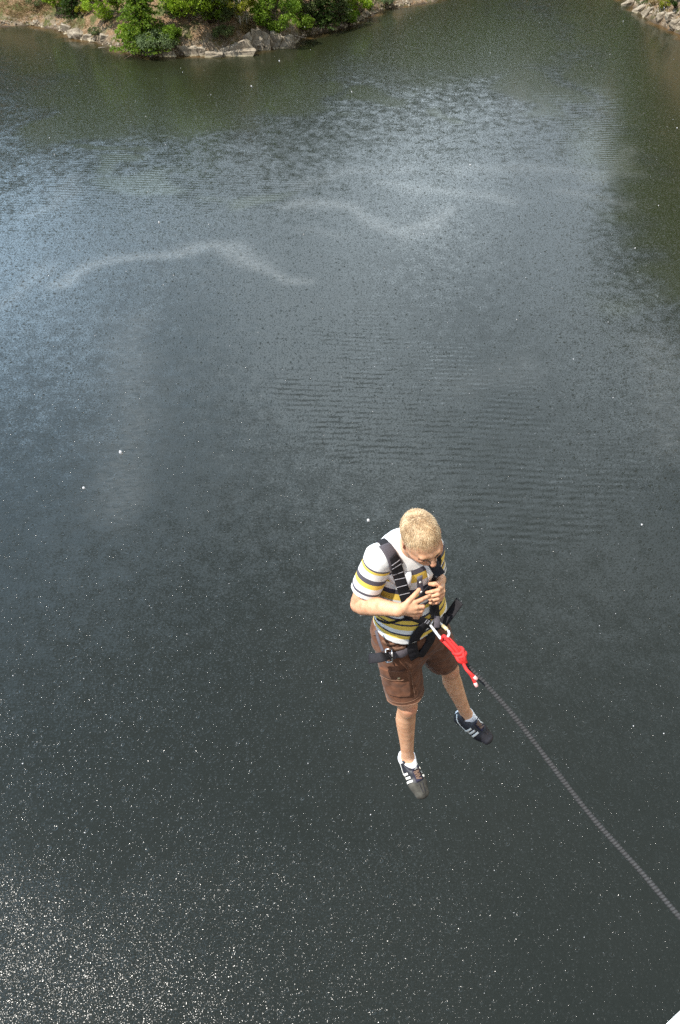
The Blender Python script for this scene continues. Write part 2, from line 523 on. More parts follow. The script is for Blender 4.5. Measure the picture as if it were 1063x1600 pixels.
water = mesh_obj('water', np.stack([X, Y, np.zeros_like(X)], -1).reshape(-1, 3), F, m.m,
                 attrs={'calm': calm.ravel(), 'film_cloud': film_cloud.ravel(), 'ripple': ripple.ravel(), 'wind': wind.ravel(),
                        'shallow': (sstep(-2.6, -0.1, sd + 0.7 * wob(X, Y, 6, 2)) * (0.35 + 0.65 * (wob(X, Y, 14, 4) > 0))).ravel()})
tag(water, 'dark rain-pocked lake water reflecting a cloudy sky', kind='structure')
# ------------------------------------------------------------------ trees, bushes
def leaf_mat(name, lo, mid, hi):
    m = NT(name)
    p = m.pos()
    n = m.noise(p, 1.1, 4, 0.7)
    col = m.ramp(n, [(0.28, lo), (0.5, mid), (0.72, hi)])
    m.set(color=col, rough=0.6, spec=0.25)
    tr = m.n('ShaderNodeBsdfTranslucent'); m.l(col, tr.inputs[0])
    mx = m.n('ShaderNodeMixShader'); mx.inputs[0].default_value = 0.40
    m.l(m.b.outputs[0], mx.inputs[1]); m.l(tr.outputs[0], mx.inputs[2]); m.l(mx.outputs[0], m.out.inputs[0])
    return m.m
LEAF = {
    'bright': leaf_mat('bright leaves', (0.13, 0.21, 0.015), (0.27, 0.40, 0.024), (0.42, 0.55, 0.055)),
    'mid': leaf_mat('mid green leaves', (0.075, 0.135, 0.011), (0.15, 0.25, 0.02), (0.26, 0.37, 0.04)),
    'dark': leaf_mat('dark needles', (0.022, 0.045, 0.010), (0.045, 0.085, 0.015), (0.10, 0.15, 0.025)),
    'spruce': leaf_mat('spruce needles', (0.055, 0.11, 0.010), (0.13, 0.22, 0.017), (0.29, 0.37, 0.04)),
    'yellow': leaf_mat('yellow green leaves', (0.12, 0.15, 0.012), (0.25, 0.27, 0.02), (0.38, 0.38, 0.05)),
    'grey': leaf_mat('grey green leaves', (0.10, 0.14, 0.065), (0.19, 0.26, 0.115), (0.32, 0.39, 0.20)),
    'olive': leaf_mat('olive leaves', (0.06, 0.085, 0.03), (0.115, 0.15, 0.05), (0.20, 0.24, 0.085)),
    'straw': leaf_mat('dry grass', (0.14, 0.10, 0.045), (0.27, 0.20, 0.09), (0.40, 0.32, 0.17)),
}
BARK = simple('bark', (0.12, 0.085, 0.06), 0.95, 0.5, 6, 0.6, 0.02, coord='pos')
PALEBARK = simple('pale bark', (0.42, 0.38, 0.32), 0.9, 0.35, 5, 0.4, 0.02, coord='pos')

def quads(C, size, r, up_bias=0.3):
    """randomly turned leaf quads at centres C"""
    n = len(C)
    a = r.normal(size=(n, 3)); a[:, 2] *= 0.7
    a /= np.linalg.norm(a, axis=1)[:, None]
    b = r.normal(size=(n, 3)); b -= a * (a * b).sum(1)[:, None]; b /= np.linalg.norm(b, axis=1)[:, None]
    s = size * r.uniform(0.6, 1.3, n)[:, None]
    V = np.stack([C - a * s, C - b * s * 0.55, C + a * s, C + b * s * 0.55], 1).reshape(-1, 3)
    F = np.arange(4 * n).reshape(n, 4)
    return V, F

def broadleaf_crown(r, H, R, base, n, leaf):
    """foliage in uneven clumps around limb ends"""
    nc = max(9, int(R * 9))
    C = []
    for _ in range(nc):
        u = r.normal(size=3); u /= np.linalg.norm(u)
        rad = r.uniform(0.45, 1.0) ** 0.5
        z = base + (H - base) * (0.5 + 0.5 * u[2] * rad)
        w = R * (0.55 + 0.45 * math.sin(PI * min(1, max(0, (z - base) / (H - base) * 0.85 + 0.12))))
        C.append((u[0] * rad * w, u[1] * rad * w, z, R * r.uniform(0.22, 0.42)))
    C = np.array(C)
    k = r.integers(0, nc, n)
    g = r.normal(size=(n, 3)); g /= np.linalg.norm(g, axis=1)[:, None]
    rr = r.uniform(0.35, 1.0, n)[:, None] ** 0.6
    P = C[k, :3] + g * rr * C[k, 3:4] * np.array([1, 1, 0.75])
    V, F = quads(P, leaf, r)
    return V, F, C

def conifer_crown(r, H, R, base, n, leaf):
    t = r.uniform(0, 1, n) ** 0.75           # 0 at the top
    t = np.clip(t, 0.02, 1)
    layers = int(H * 1.6)
    tl = np.floor(t * layers) / layers + r.uniform(0, 0.35, n) / layers
    nb = 9
    az = (r.integers(0, nb, n) + 0.5 * (np.floor(t * layers) % 2)) * 2 * PI / nb + r.normal(0, 0.13, n) + np.floor(t * layers) * 1.3
    ext = R * tl ** 0.85 * (0.75 + 0.35 * np.sin(np.floor(t * layers) * 2.1 + np.floor(az * nb / 2 / PI) * 1.7))
    q = r.uniform(0.12, 1.0, n) ** 0.7
    rad = ext * q
    z = H - (H - base) * tl - 0.28 * rad - r.uniform(0, 0.28, n) * (1 - q * 0.3)
    P = np.stack([np.cos(az) * rad, np.sin(az) * rad, np.maximum(z, 0.15)], 1)
    V, F = quads(P, leaf, r)
    return V, F

def trunk_mesh(r, H, rad, limbs):
    lean = r.normal(0, 0.03, 2)
    P = [np.array([lean[0] * z * z * 0.1, lean[1] * z * z * 0.1, z]) for z in np.linspace(-0.4, H, 6)]
    parts = [tube(P, rad, 7, radii=np.linspace(rad, rad * 0.18, 6))]
    for c in limbs:
        c = np.array(c[:3]); z0 = max(0.4, c[2] * r.uniform(0.45, 0.75)); z0 = min(z0, H * 0.9)
        a = np.array([0, 0, z0]); mid = a * 0.5 + c * 0.5 + np.array([0, 0, -0.12 * abs(c[0])])
        parts.append(tube([a, mid, c], 0.05, 5, radii=[rad * 0.42, rad * 0.27, rad * 0.08]))
    return join(parts)

_seed = [100]
def plant(px, py, kind, H, R, leafkey, name, label, cat, n=2600, leaf=0.20, base=None, bark=None, loc=None, group=None, rad=None, depth_off=0.0):
    _seed[0] += 1
    R = R * (1.22 if kind != 'bush' else 1.12); n = int(n * 1.6)
    r = np.random.default_rng(_seed[0])
    if loc is None:
        x, y, z = ground_hit(px, py)
        if depth_off:
            x, y = x * (1 + depth_off / y), y + depth_off
            z = float(height(np.array([x]), np.array([y]))[0])
    else:
        x, y, z = loc
    o = empty(name, (x, y, z), label, cat, group)
    o.rotation_euler = (0, 0, 0)
    if kind == 'conifer':
        base = 0.3 if base is None else base
        V, F = conifer_crown(r, H, R, base, n, leaf)
        limbs = [(math.cos(a) * R * t * 0.8, math.sin(a) * R * t * 0.8, H - (H - base) * t - 0.2 * R * t) for t in np.linspace(0.3, 1, 9) for a in r.uniform(0, 6.28, 3)]
        Vt, Ft = trunk_mesh(r, H * 0.97, rad or 0.028 * H, limbs)
    else:
        base = H * 0.12 if base is None else base
        V, F, C = broadleaf_crown(r, H, R, base, n, leaf)
        if kind == 'bush':
            st = []
            for c in C:
                st.append(tube([(0.1 * c[0], 0.1 * c[1], -0.2), (0.6 * c[0], 0.6 * c[1], 0.45 * c[2]), tuple(c[:3])], 0.03, 5, radii=[0.05, 0.035, 0.012]))
            Vt, Ft = join(st)
        else:
            Vt, Ft = trunk_mesh(r, H * 0.85, rad or 0.022 * H, C)
    mesh_obj('crown' if kind != 'bush' else 'foliage', V, F, LEAF[leafkey], o, smooth=False)
    mesh_obj('trunk' if kind != 'bush' else 'stems', Vt, Ft, bark or BARK, o)
    return o

G = 'trees and bushes along the peninsula bank'
plant(90, 20, 'tree', 7, 2.2, 'bright', 'leafy_tree', 'fresh green young tree on the brown slope beside the dark fir', 'tree', 1800)
plant(116, 30, 'conifer', 11, 3.0, 'dark', 'fir_tree', 'dark green fir above the pale boulder at the waterline', 'tree', 3600, depth_off=1)
plant(131, 25, 'bush', 2.2, 1.3, 'yellow', 'bush', 'small yellow-green bush at the foot of the dark fir', 'bush', 700, 0.15)
plant(152, 14, 'conifer', 12, 2.6, 'dark', 'fir_tree', 'dark fir standing behind the bright green tree and the small yellow bush', 'tree', 3000, depth_off=5)
plant(165, 42, 'tree', 10, 2.9, 'bright', 'leafy_tree', 'bright green leafy tree reaching down close to the pale shore stones', 'tree', 3400, base=0.4, depth_off=0.5)
plant(192, 12, 'conifer', 12, 2.4, 'olive', 'fir_tree', 'slim dull green fir on the bare earth gully', 'tree', 2600, depth_off=7)
plant(226, 74, 'conifer', 15, 5.6, 'spruce', 'spruce_tree', 'large broad spruce with boughs hanging down to the waterline', 'tree', 9500, 0.22, base=0.2)
plant(200, 66, 'bush', 3.0, 2.0, 'bright', 'bush', 'light green bush against the skirts of the large spruce', 'bush', 1500, 0.18)
plant(246, 84, 'bush', 3.6, 3.3, 'grey', 'bush', 'pale grey-green willow bush overhanging the water', 'bush', 3600, 0.17)
plant(272, 72, 'bush', 3.4, 2.0, 'mid', 'bush', 'round mid-green bush between the willow bush and the low rocks', 'bush', 1500, 0.18)
plant(298, 42, 'tree', 13, 5.6, 'bright', 'leafy_tree', 'largest bright green leafy tree with a broad crown above the earth bank', 'tree', 7500, 0.24, base=0.9, depth_off=1)
plant(276, 50, 'conifer', 11, 2.6, 'dark', 'fir_tree', 'dark fir half hidden behind the large spruce', 'tree', 2600, depth_off=2.5)
plant(343, 50, 'tree', 9, 3.2, 'olive', 'leafy_tree', 'dull olive tree beside the broad bright crown', 'tree', 3400, 0.19, base=0.5, depth_off=1)
plant(352, 60, 'bush', 2.0, 1.9, 'olive', 'bush', 'low dull bush on the earth above the tilted slabs', 'bush', 900, 0.15)
plant(376, 40, 'tree', 7.5, 2.4, 'yellow', 'leafy_tree', 'yellow-leaved young tree with pale thin trunk on the grassy ledge', 'tree', 1500, 0.2, base=2.2, bark=PALEBARK, rad=0.17)
plant(386, 38, 'tree', 8, 1.6, 'mid', 'leafy_tree', 'slender tree with bare pale trunk next to the yellow tree', 'tree', 700, 0.2, base=4.0, bark=PALEBARK, rad=0.14)
plant(411, 38, 'tree', 10, 2.5, 'bright', 'leafy_tree', 'green tree standing on the ledge over the cracked rock block', 'tree', 3600, base=0.5)
plant(432, 52, 'tree', 8, 3.4, 'mid', 'leafy_tree', 'dark green tree dropping behind the rounded boulder', 'tree', 4200, base=0.3)
plant(455, 34, 'tree', 9, 2.6, 'mid', 'leafy_tree', 'green tree on the brown gully past the rounded boulder', 'tree', 2400, base=0.6, depth_off=2)
plant(486, 30, 'tree', 10, 3.0, 'olive', 'leafy_tree', 'shaded tree leaning over the driftwood log', 'tree', 2800, base=0.7, depth_off=1)
plant(505, 42, 'conifer', 12, 3.6, 'dark', 'fir_tree', 'dark fir over the shaded inlet with dead grey branches below', 'tree', 4600, base=0.6)
plant(530, 34, 'conifer', 11, 3.2, 'olive', 'fir_tree', 'grey-green fir between the dark fir and the last bright bush', 'tree', 3600, base=0.5)
plant(558, 22, 'bush', 4.4, 3.0, 'bright', 'bush', 'bright green bush low over the far end of the shaded shore', 'bush', 2400, 0.19)
plant(578, 14, 'bush', 3.0, 2.0, 'olive', 'bush', 'thin grey-brown bush at the tip of the peninsula', 'bush', 900, 0.14)
plant(604, 8, 'bush', 2.2, 2.0, 'grey', 'bush', 'pale shrub beyond the peninsula tip where the shore turns away', 'bush', 1100, 0.15)
plant(185, 22, 'tree', 8, 2.2, 'mid', 'leafy_tree', 'mid-green young tree at the head of the bare earth gully', 'tree', 1800, base=0.4)
plant(330, 36, 'bush', 4.5, 2.6, 'mid', 'bush', 'tall green bush filling the gap between the broad bright crown and the olive tree', 'bush', 2200, 0.19)
plant(360, 26, 'bush', 4.0, 2.3, 'bright', 'bush', 'fresh green bush behind the yellow-leaved tree', 'bush', 1800, 0.18)
plant(150, 56, 'bush', 1.2, 1.2, 'olive', 'bush', 'small olive clump on the stony shore below the bright green tree', 'bush', 500, 0.13)
plant(214, 34, 'bush', 3.4, 2.0, 'grey', 'bush', 'pale shrub on the gully edge behind the large spruce', 'bush', 1200, 0.16)
plant(472, 46, 'bush', 2.6, 2.0, 'mid', 'bush', 'green bush above the driftwood log', 'bush', 1300, 0.17)
plant(520, 22, 'tree', 9, 2.4, 'bright', 'leafy_tree', 'bright sunlit tree rising between the two dark firs of the inlet', 'tree', 2200, base=0.8, depth_off=3)
plant(545, 38, 'bush', 2.6, 2.0, 'mid', 'bush', 'dark leafy bush at the waterline before the last bright bush', 'bush', 1300, 0.16)
plant(60, 10, 'bush', 2.4, 2.2, 'olive', 'bush', 'dry olive scrub on the brown slope at the outer edge', 'bush', 900, 0.14)
plant(1022, 10, 'bush', 1.6, 1.5, 'straw', 'bush', 'straw-coloured scrub between the stones of the opposite bank', 'bush', 700, 0.13)
plant(1040, 12, 'bush', 2.0, 1.6, 'yellow', 'bush', 'yellow-green bush on the opposite rocky bank', 'bush', 800, 0.15)
plant(1055, 14, 'bush', 2.6, 1.4, 'dark', 'bush', 'dark reddish-shadowed shrub on the opposite bank top', 'bush', 900, 0.15)
plant(1004, 8, 'bush', 1.5, 1.4, 'olive', 'bush', 'low olive bush above the broken stones on the opposite bank', 'bush', 700, 0.13)

# the wooded slopes beyond: one mass, seen only as a reflection
r = np.random.default_rng(55)
Vs, Fs, off = [], [], 0
def mass_points(n, x0, x1, y0, y1, dmin, dmax):
    out = []
    while len(out) < n:
        x, y = r.uniform(x0, x1, 500), r.uniform(y0, y1, 500)
        d = shore_dist(x, y)
        ok = (d > dmin) & (d < dmax)
        # leave the visible foot of the banks to the single trees
        vis = np.array([CAM_H - math.hypot(a, b) * 0.0 for a, b in zip(x, y)])
        out += list(zip(x[ok], y[ok]))
    return out[:n]
pts = mass_points(900, -170, 60, 210, 420, 18, 160) + mass_points(900, 62, 260, 90, 340, 7, 110) + mass_points(160, -260, -100, 60, 230, 12, 90) + mass_points(300, 0, 110, 240, 460, 5, 120)
for i, (x, y) in enumerate(pts):
    z = float(height(np.array([x]), np.array([y]))[0])
    H = r.uniform(9, 17)
    # keep whole trees out of the picture's top edge zone handled above
    q = np.array([x, y, z]) - np.array([0, 0, CAM_H])
    up = C45 * (q[1] + q[2]); fw = C45 * (q[1] - q[2])
    px_ = CX + FPX * q[0] / max(fw, 1e-6)
    if fw > 0 and CY - FPX * up / fw > 2 and abs(px_ - CX) < 640 and not (95 < px_ < 600 and float(shore_dist(np.array([x]), np.array([y]))[0]) > 13):
        continue
    if r.uniform() < 0.55:
        v, f = conifer_crown(r, H, H * 0.24, 0.5, 330, 0.72)
    else:
        v, f, _ = broadleaf_crown(r, H, H * 0.30, 1.2, 330, 0.72)
    Vs.append(v + np.array([x, y, z])); Fs.append(f + off); off += len(v)
fo = mesh_obj('forest', np.vstack(Vs), np.vstack(Fs), leaf_mat('forest leaves', (0.032, 0.078, 0.006), (0.078, 0.150, 0.011), (0.16, 0.25, 0.022)), smooth=False)
tag(fo, 'wooded hillsides above the lake, mirrored green in the water', kind='stuff')

# dry grass tufts on the bank
C = []
for (px, py, sx_, sy_, n) in [(30, 18, 40, 20, 700), (70, 12, 22, 14, 300), (385, 45, 26, 9, 520), (350, 66, 30, 6, 200), (1020, 14, 40, 14, 300), (120, 42, 24, 7, 160), (220, 60, 40, 18, 150)]:
    for _ in range(n):
        x, y, z = ground_hit(px + r.normal() * sx_ * 0.5, py + r.normal() * sy_ * 0.5) if _ % 6 == 0 else (x + r.normal() * 0.4, y + r.normal() * 0.4, z)
        zz = float(height(np.array([x]), np.array([y]))[0])
        if zz > 0.25: C.append((x, y, zz))
V, F = [], []
for (x, y, z) in C:
    for b in range(5):
        a = r.uniform(0, 6.28); l = r.uniform(0.25, 0.6); w = 0.035
        dx, dy = math.cos(a), math.sin(a); k = len(V)
        lean = r.uniform(0.2, 0.8) * l
        V += [(x - dy * w, y + dx * w, z - 0.05), (x + dy * w, y - dx * w, z - 0.05), (x + dx * lean, y + dy * lean, z + l)]
        F.append((k, k + 1, k + 2))
tag(mesh_obj('dry_grass', V, F, LEAF['straw'], smooth=False), 'straw-coloured dry grass tufts on the brown bank', 'grass', kind='stuff')

# ------------------------------------------------------------------ rocks and driftwood
m = NT('shore rock')
p = m.pos()
n1 = m.noise(p, 0.8, 6, 0.65); n2 = m.noise(p, 4.0, 5, 0.7)
col = m.ramp(n1, [(0.25, (0.15, 0.125, 0.09)), (0.5, (0.29, 0.245, 0.185)), (0.75, (0.43, 0.38, 0.30))])
vo = m.n('ShaderNodeTexVoronoi', feature='DISTANCE_TO_EDGE'); m.l(p, vo.inputs[0]); vo.inputs['Scale'].default_value = 0.55
crack = m.ramp(vo.outputs[0], [(0.0, (0.25, 0.22, 0.2)), (0.035, (1, 1, 1))])
mul = m.n('ShaderNodeMix', data_type='RGBA', blend_type='MULTIPLY'); mul.inputs[0].default_value = 0.7
m.l(col, mul.inputs[6]); m.l(crack, mul.inputs[7])
sz = m.n('ShaderNodeSeparateXYZ'); m.l(p, sz.inputs[0])
low = m.ramp(m.math('ADD', sz.outputs[2], m.math('MULTIPLY', n2, 0.5)), [(0.30, (1, 1, 1)), (0.62, (0, 0, 0))])
m.set(color=m.mix(m.math('MULTIPLY', low, 0.65), mul.outputs[2], (0.50, 0.44, 0.30)), rough=0.92, spec=0.25)
m.bump(m.math('ADD', n1, m.math('MULTIPLY', n2, 0.25)), 0.6, 0.15)
ROCK = m.m
def rock(px, py, w, h, label, tilt=0.0, depth=1.0, round_=0.0, seed=0, yaw=0.0):
    """angular block: hull of scattered points, softened; py is the waterline or foot of the rock"""
    r = np.random.default_rng(900 + seed)
    x, y, z = ground_hit(px, py)
    s = math.hypot(y, CAM_H) / FPX * 1.0
    W, Hh = w * s * 1.02, h * s * 1.05
    D = W * 0.55 * depth
    bm = bmesh.new()
    for _ in range(46 if round_ else 20):
        u = r.uniform(-1, 1, 3)
        if round_:
            u /= np.linalg.norm(u)
        else:
            u = np.sign(u) * np.abs(u) ** 0.35
        bm.verts.new((u[0] * W / 2, u[1] * D / 2, u[2] * Hh * 0.62))
    res = bmesh.ops.convex_hull(bm, input=bm.verts)
    bmesh.ops.delete(bm, geom=list({e for e in res['geom_interior'] if isinstance(e, bmesh.types.BMVert)}), context='VERTS')
    bmesh.ops.bevel(bm, geom=bm.edges[:], offset=0.05 * min(W, Hh) + 0.02, segments=1, affect='EDGES', clamp_overlap=True)
    bmesh.ops.triangulate(bm, faces=bm.faces[:])
    bmesh.ops.subdivide_edges(bm, edges=bm.edges[:], cuts=2, use_grid_fill=True)
    for v in bm.verts:
        c = v.co
        k = 0.055 * min(W, Hh) * (math.sin(c.x * 3.1 + seed) + math.sin(c.y * 4.3 + c.z * 2.7) + 0.6 * math.sin(c.z * 6.1 + c.x * 5))
        c += c.normalized() * k
    me = bpy.data.meshes.new('rock'); bm.to_mesh(me); bm.free()
    me.materials.append(ROCK)
    o = bpy.data.objects.new('rock', me); COL.objects.link(o)
    o.location = (x, y + D * 0.3, max(z, 0) + Hh * 0.30)
    o.rotation_euler = (r.normal() * 0.05, tilt, yaw)
    return tag(o, label, 'rock', 'rocks along the shore')
rock(120, 60, 26, 11, 'pale low boulder at the waterline below the dark fir', 0.05, 1, 1, 1)
rock(104, 50, 14, 8, 'small pale stone on the shore just before the low boulder', 0.2, 1, 0, 2)
rock(138, 62, 14, 6, 'flat stone touching the water next to the low pale boulder', 0.0, 1, 0, 3)
rock(164, 64, 13, 8, 'upright small stone under the bright green tree', 0.3, 0.8, 0, 4)
rock(265, 88, 20, 6, 'flat grey ledge stone beside the willow bush', 0.0, 1, 0, 5)
rock(287, 87, 18, 12, 'pale block at the waterline, first of the low ledge past the willow bush', 0.05, 0.8, 0, 6)
rock(303, 87, 16, 12, 'pale ledge block split by a dark crack', -0.1, 0.8, 0, 7)
rock(317, 88, 14, 11, 'squarish pale block at the end of the low ledge', 0.0, 0.8, 0, 8)
rock(335, 90, 26, 6, 'long flat slab awash in front of the grey rocks', 0.03, 0.7, 0, 9)
rock(350, 85, 26, 8, 'grey slab sloping up from the low ledge', -0.25, 0.8, 0, 10, 0.1)
rock(374, 88, 48, 6, 'long pale rock shelf at the waterline under the tilted slab', -0.08, 0.5, 0, 11)
rock(370, 84, 40, 12, 'large tilted grey slab with a dark hollow beneath', -0.42, 0.6, 0, 12, 0.15)
rock(388, 74, 22, 14, 'wedge-shaped grey rock leaning on the cracked block', -0.6, 0.7, 0, 13)
rock(409, 78, 26, 27, 'tallest cracked grey rock block below the grassy ledge', 0.12, 0.9, 0, 14)
rock(398, 80, 12, 9, 'small pale stone wedged below the cracked block', 0.3, 0.8, 0, 15)
rock(429, 75, 18, 18, 'dark grey rock between the cracked block and rounded boulder', 0.3, 0.8, 0, 16)
rock(447, 76, 32, 16, 'rounded pale boulder at the end of the rocky nose', -0.22, 0.8, 1, 17)
rock(494, 52, 12, 5, 'small stone in the shaded inlet by the dead branches', 0.0, 1, 0, 18)
rock(983, 10, 20, 7, 'topmost pale stone on the opposite bank', -0.4, 0.7, 0, 19, 0.4)
rock(999, 20, 18, 7, 'pale stone in the middle of the opposite shore rubble', -0.4, 0.7, 0, 20, 0.4)
rock(1012, 24, 16, 7, 'grey stone set back from the water on the opposite bank', -0.4, 0.7, 0, 21)
rock(1032, 37, 16, 10, 'whitest boulder on the opposite shore', -0.1, 0.9, 1, 22)
rock(1056, 48, 20, 12, 'pale boulder on the opposite shore nearest the picture edge', -0.3, 0.9, 1, 23)
rock(1050, 30, 16, 7, 'brown stone on the slope above the whitest boulder', -0.3, 0.9, 0, 24)
# pebbles and rubble between the rocks
r = np.random.default_rng(77)
V, F = [], []
octa = np.array([(1, 0, 0), (-1, 0, 0), (0, 1, 0), (0, -1, 0), (0, 0, 1), (0, 0, -1)], float)
of = [(0, 2, 4), (2, 1, 4), (1, 3, 4), (3, 0, 4), (2, 0, 5), (1, 2, 5), (3, 1, 5), (0, 3, 5)]
cur = shore_px_left[:-1]
for i in range(620):
    if i < 430:
        k = r.integers(0, len(cur) - 1); t = r.uniform()
        px = cur[k][0] * (1 - t) + cur[k + 1][0] * t; py = cur[k][1] * (1 - t) + cur[k + 1][1] * t - abs(r.normal()) * 5
    else:
        t = r.uniform(); px = 978 + 85 * t + r.uniform(0, 10); py = 2 + 52 * t - abs(r.normal()) * 10
    x, y, z = ground_hit(px, py)
    s = r.uniform(0.12, 0.42) * (1.5 if r.uniform() < 0.15 else 1)
    k = len(V)
    sc = s * r.uniform(0.6, 1.3, 3)
    V += [tuple(np.array([x, y, max(z, 0.0)]) + (o + r.normal(size=3) * 0.22) * sc) for o in octa]
    F += [tuple(k + j for j in f) for f in of]
tag(mesh_obj('shore_rubble', V, F, ROCK, smooth=False), 'loose pale stones and rubble along the waterline', 'rubble', kind='stuff')

DRIFT = simple('weathered wood', (0.36, 0.31, 0.25), 0.9, 0.4, 3, 0.5, 0.03, coord='pos')
def branch(pts, rad, label, twigs=0, seed=0):
    r = np.random.default_rng(seed)
    P = [np.array(q) for q in pts]
    o0 = P[0]
    cl = catmull([q - o0 for q in P], 12)
    parts = [tube(cl, rad, 6, radii=np.linspace(rad, rad * 0.3, 12))]
    for _ in range(twigs):
        a = cl[r.integers(3, 12)]; d = r.normal(size=3); d[2] = abs(d[2]); d /= np.linalg.norm(d)
        parts.append(tube([a, a + d * 0.5, a + d * 0.9 + r.normal(size=3) * 0.25], rad * 0.4, 5, radii=[rad * 0.4, rad * 0.25, rad * 0.08]))
    v, f = join(parts)
    return tag(mesh_obj('driftwood', v, f, DRIFT, loc=o0), label, 'driftwood', 'driftwood on the shore')
def gp(px, py, dz=0.12):
    x, y, z = ground_hit(px, py); return (x, y, max(z, 0) + dz)
branch([gp(462, 64, .8), gp(469, 62, .45), gp(479, 61, .15)], 0.16, 'bare log lying from the rounded boulder into the shaded water', 2, 1)
branch([gp(506, 50, .2), gp(509, 42, .9), gp(512, 34, 1.6)], 0.14, 'grey dead branch sticking up under the dark fir', 9, 2)
branch([gp(520, 49, .2), gp(513, 42, .8), gp(508, 38, 1.3)], 0.11, 'forked dead branch crossing the upright grey one', 7, 3)
branch([gp(154, 75.5, .05), gp(161, 74.5, .06), gp(168, 74, .05)], 0.09, 'pale stick floating by the earth gully', 0, 4)
branch([gp(172, 73, .05), gp(178, 75, .06), gp(181, 76, .05)], 0.07, 'short stick floating nearest to the large spruce', 1, 5)
# ------------------------------------------------------------------ person: joints, all in metres
ORG = at(680, 1185, 4.30)                     # base of the figure, between the feet
def J(px, py, dep): return at(px, py, dep) - ORG
def unit(v): return v / np.linalg.norm(v)
RGT, UPC, TOC = np.array([1.0, 0, 0]), np.array([0, C45, C45]), np.array([0, -C45, C45])   # axes used to read the pose off
def cvec(x, y, z): return x * RGT + y * UPC + z * TOC

neck = J(634, 860, 3.34)
r_sho, l_sho = J(594, 871, 3.25), J(670, 858, 3.40)
r_elb, r_wri = J(562, 943, 3.40), J(622, 953, 3.20)
l_elb, l_wri = J(677, 912, 3.62), J(687, 906, 3.40)
pelv = J(641, 981, 3.70)
r_hip, l_hip = J(615, 985, 3.66), J(667, 983, 3.76)
r_kne, r_ank = J(636, 1101, 3.90), J(637, 1184, 4.24)
l_kne, l_ank = J(701, 1044, 4.12), J(729, 1117, 4.42)

tU = unit(neck - pelv)
tL = (l_sho - r_sho) * 0.5 + unit(l_hip - r_hip) * 0.17
tL = unit(tL - tU * (tL @ tU))
tF = np.cross(tL, tU)
def TP(l, u, f): return pelv + tL * l + tU * u + tF * f      # torso coordinates
TLEN = np.linalg.norm(neck - pelv)

# head frame
h_c = J(659, 840, 3.16)
hU = unit(cvec(-0.09, 0.36, 0.93))
hF = cvec(0.38, -0.86, 0.35); hF = unit(hF - hU * (hF @ hU))
hL = np.cross(hU, hF)
def HP(l, u, f): return h_c + hL * l + hU * u + hF * f

# ------------------------------------------------------------------ signed distance modelling
class Cone:
    def __init__(s, a, b, ra, rb, flat=None, f=1.0, k=0.02, cut=False):
        s.a, s.b, s.ra, s.rb, s.flat, s.f, s.k, s.cut = np.array(a), np.array(b), ra, rb, flat, f, k, cut
    def __call__(s, P):
        q = P - s.a; ba = s.b - s.a
        if s.flat is not None:
            g = 1 / s.f - 1
            q = q + np.outer(q @ s.flat, s.flat) * g
            ba = ba + s.flat * (ba @ s.flat) * g
        t = np.clip(q @ ba / max(ba @ ba, 1e-12), 0, 1)
        d = np.linalg.norm(q - t[:, None] * ba, axis=1) - (s.ra + (s.rb - s.ra) * t)
        return d * (s.f if s.flat is not None and s.f < 1 else 1)
class Ell:
    def __init__(s, c, axes, r, k=0.02, cut=False):
        s.c, s.A, s.r, s.k, s.cut = np.array(c), np.array(axes), np.array(r), k, cut
    def __call__(s, P):
        q = (P - s.c) @ s.A.T
        k0 = np.linalg.norm(q / s.r, axis=1); k1 = np.linalg.norm(q / s.r ** 2, axis=1)
        return k0 * (k0 - 1) / (k1 + 1e-9)
class Box:
    def __init__(s, c, axes, r, rad=0.004, k=0.003, cut=False):
        s.c, s.A, s.r, s.rad, s.k, s.cut = np.array(c), np.array(axes), np.array(r), rad, k, cut
    def __call__(s, P):
        q = np.abs((P - s.c) @ s.A.T) - (s.r - s.rad)
        return np.linalg.norm(np.maximum(q, 0), axis=1) + np.minimum(q.max(1), 0) - s.rad
def smin(a, b, k):
    h = np.clip(0.5 + 0.5 * (b - a) / k, 0, 1)
    return b + (a - b) * h - k * h * (1 - h)
def field(prims, near=None):
    """smooth union of prims (cut=True subtracts)"""
    def f(P):
        d = np.full(len(P), 1.0)
        if near is None:
            act = prims
        else:
            act = near
        for p in act:
            e = p(P)
            d = -smin(-d, e, p.k) if p.cut else smin(d, e, p.k)
        return d
    f.prims = prims
    return f

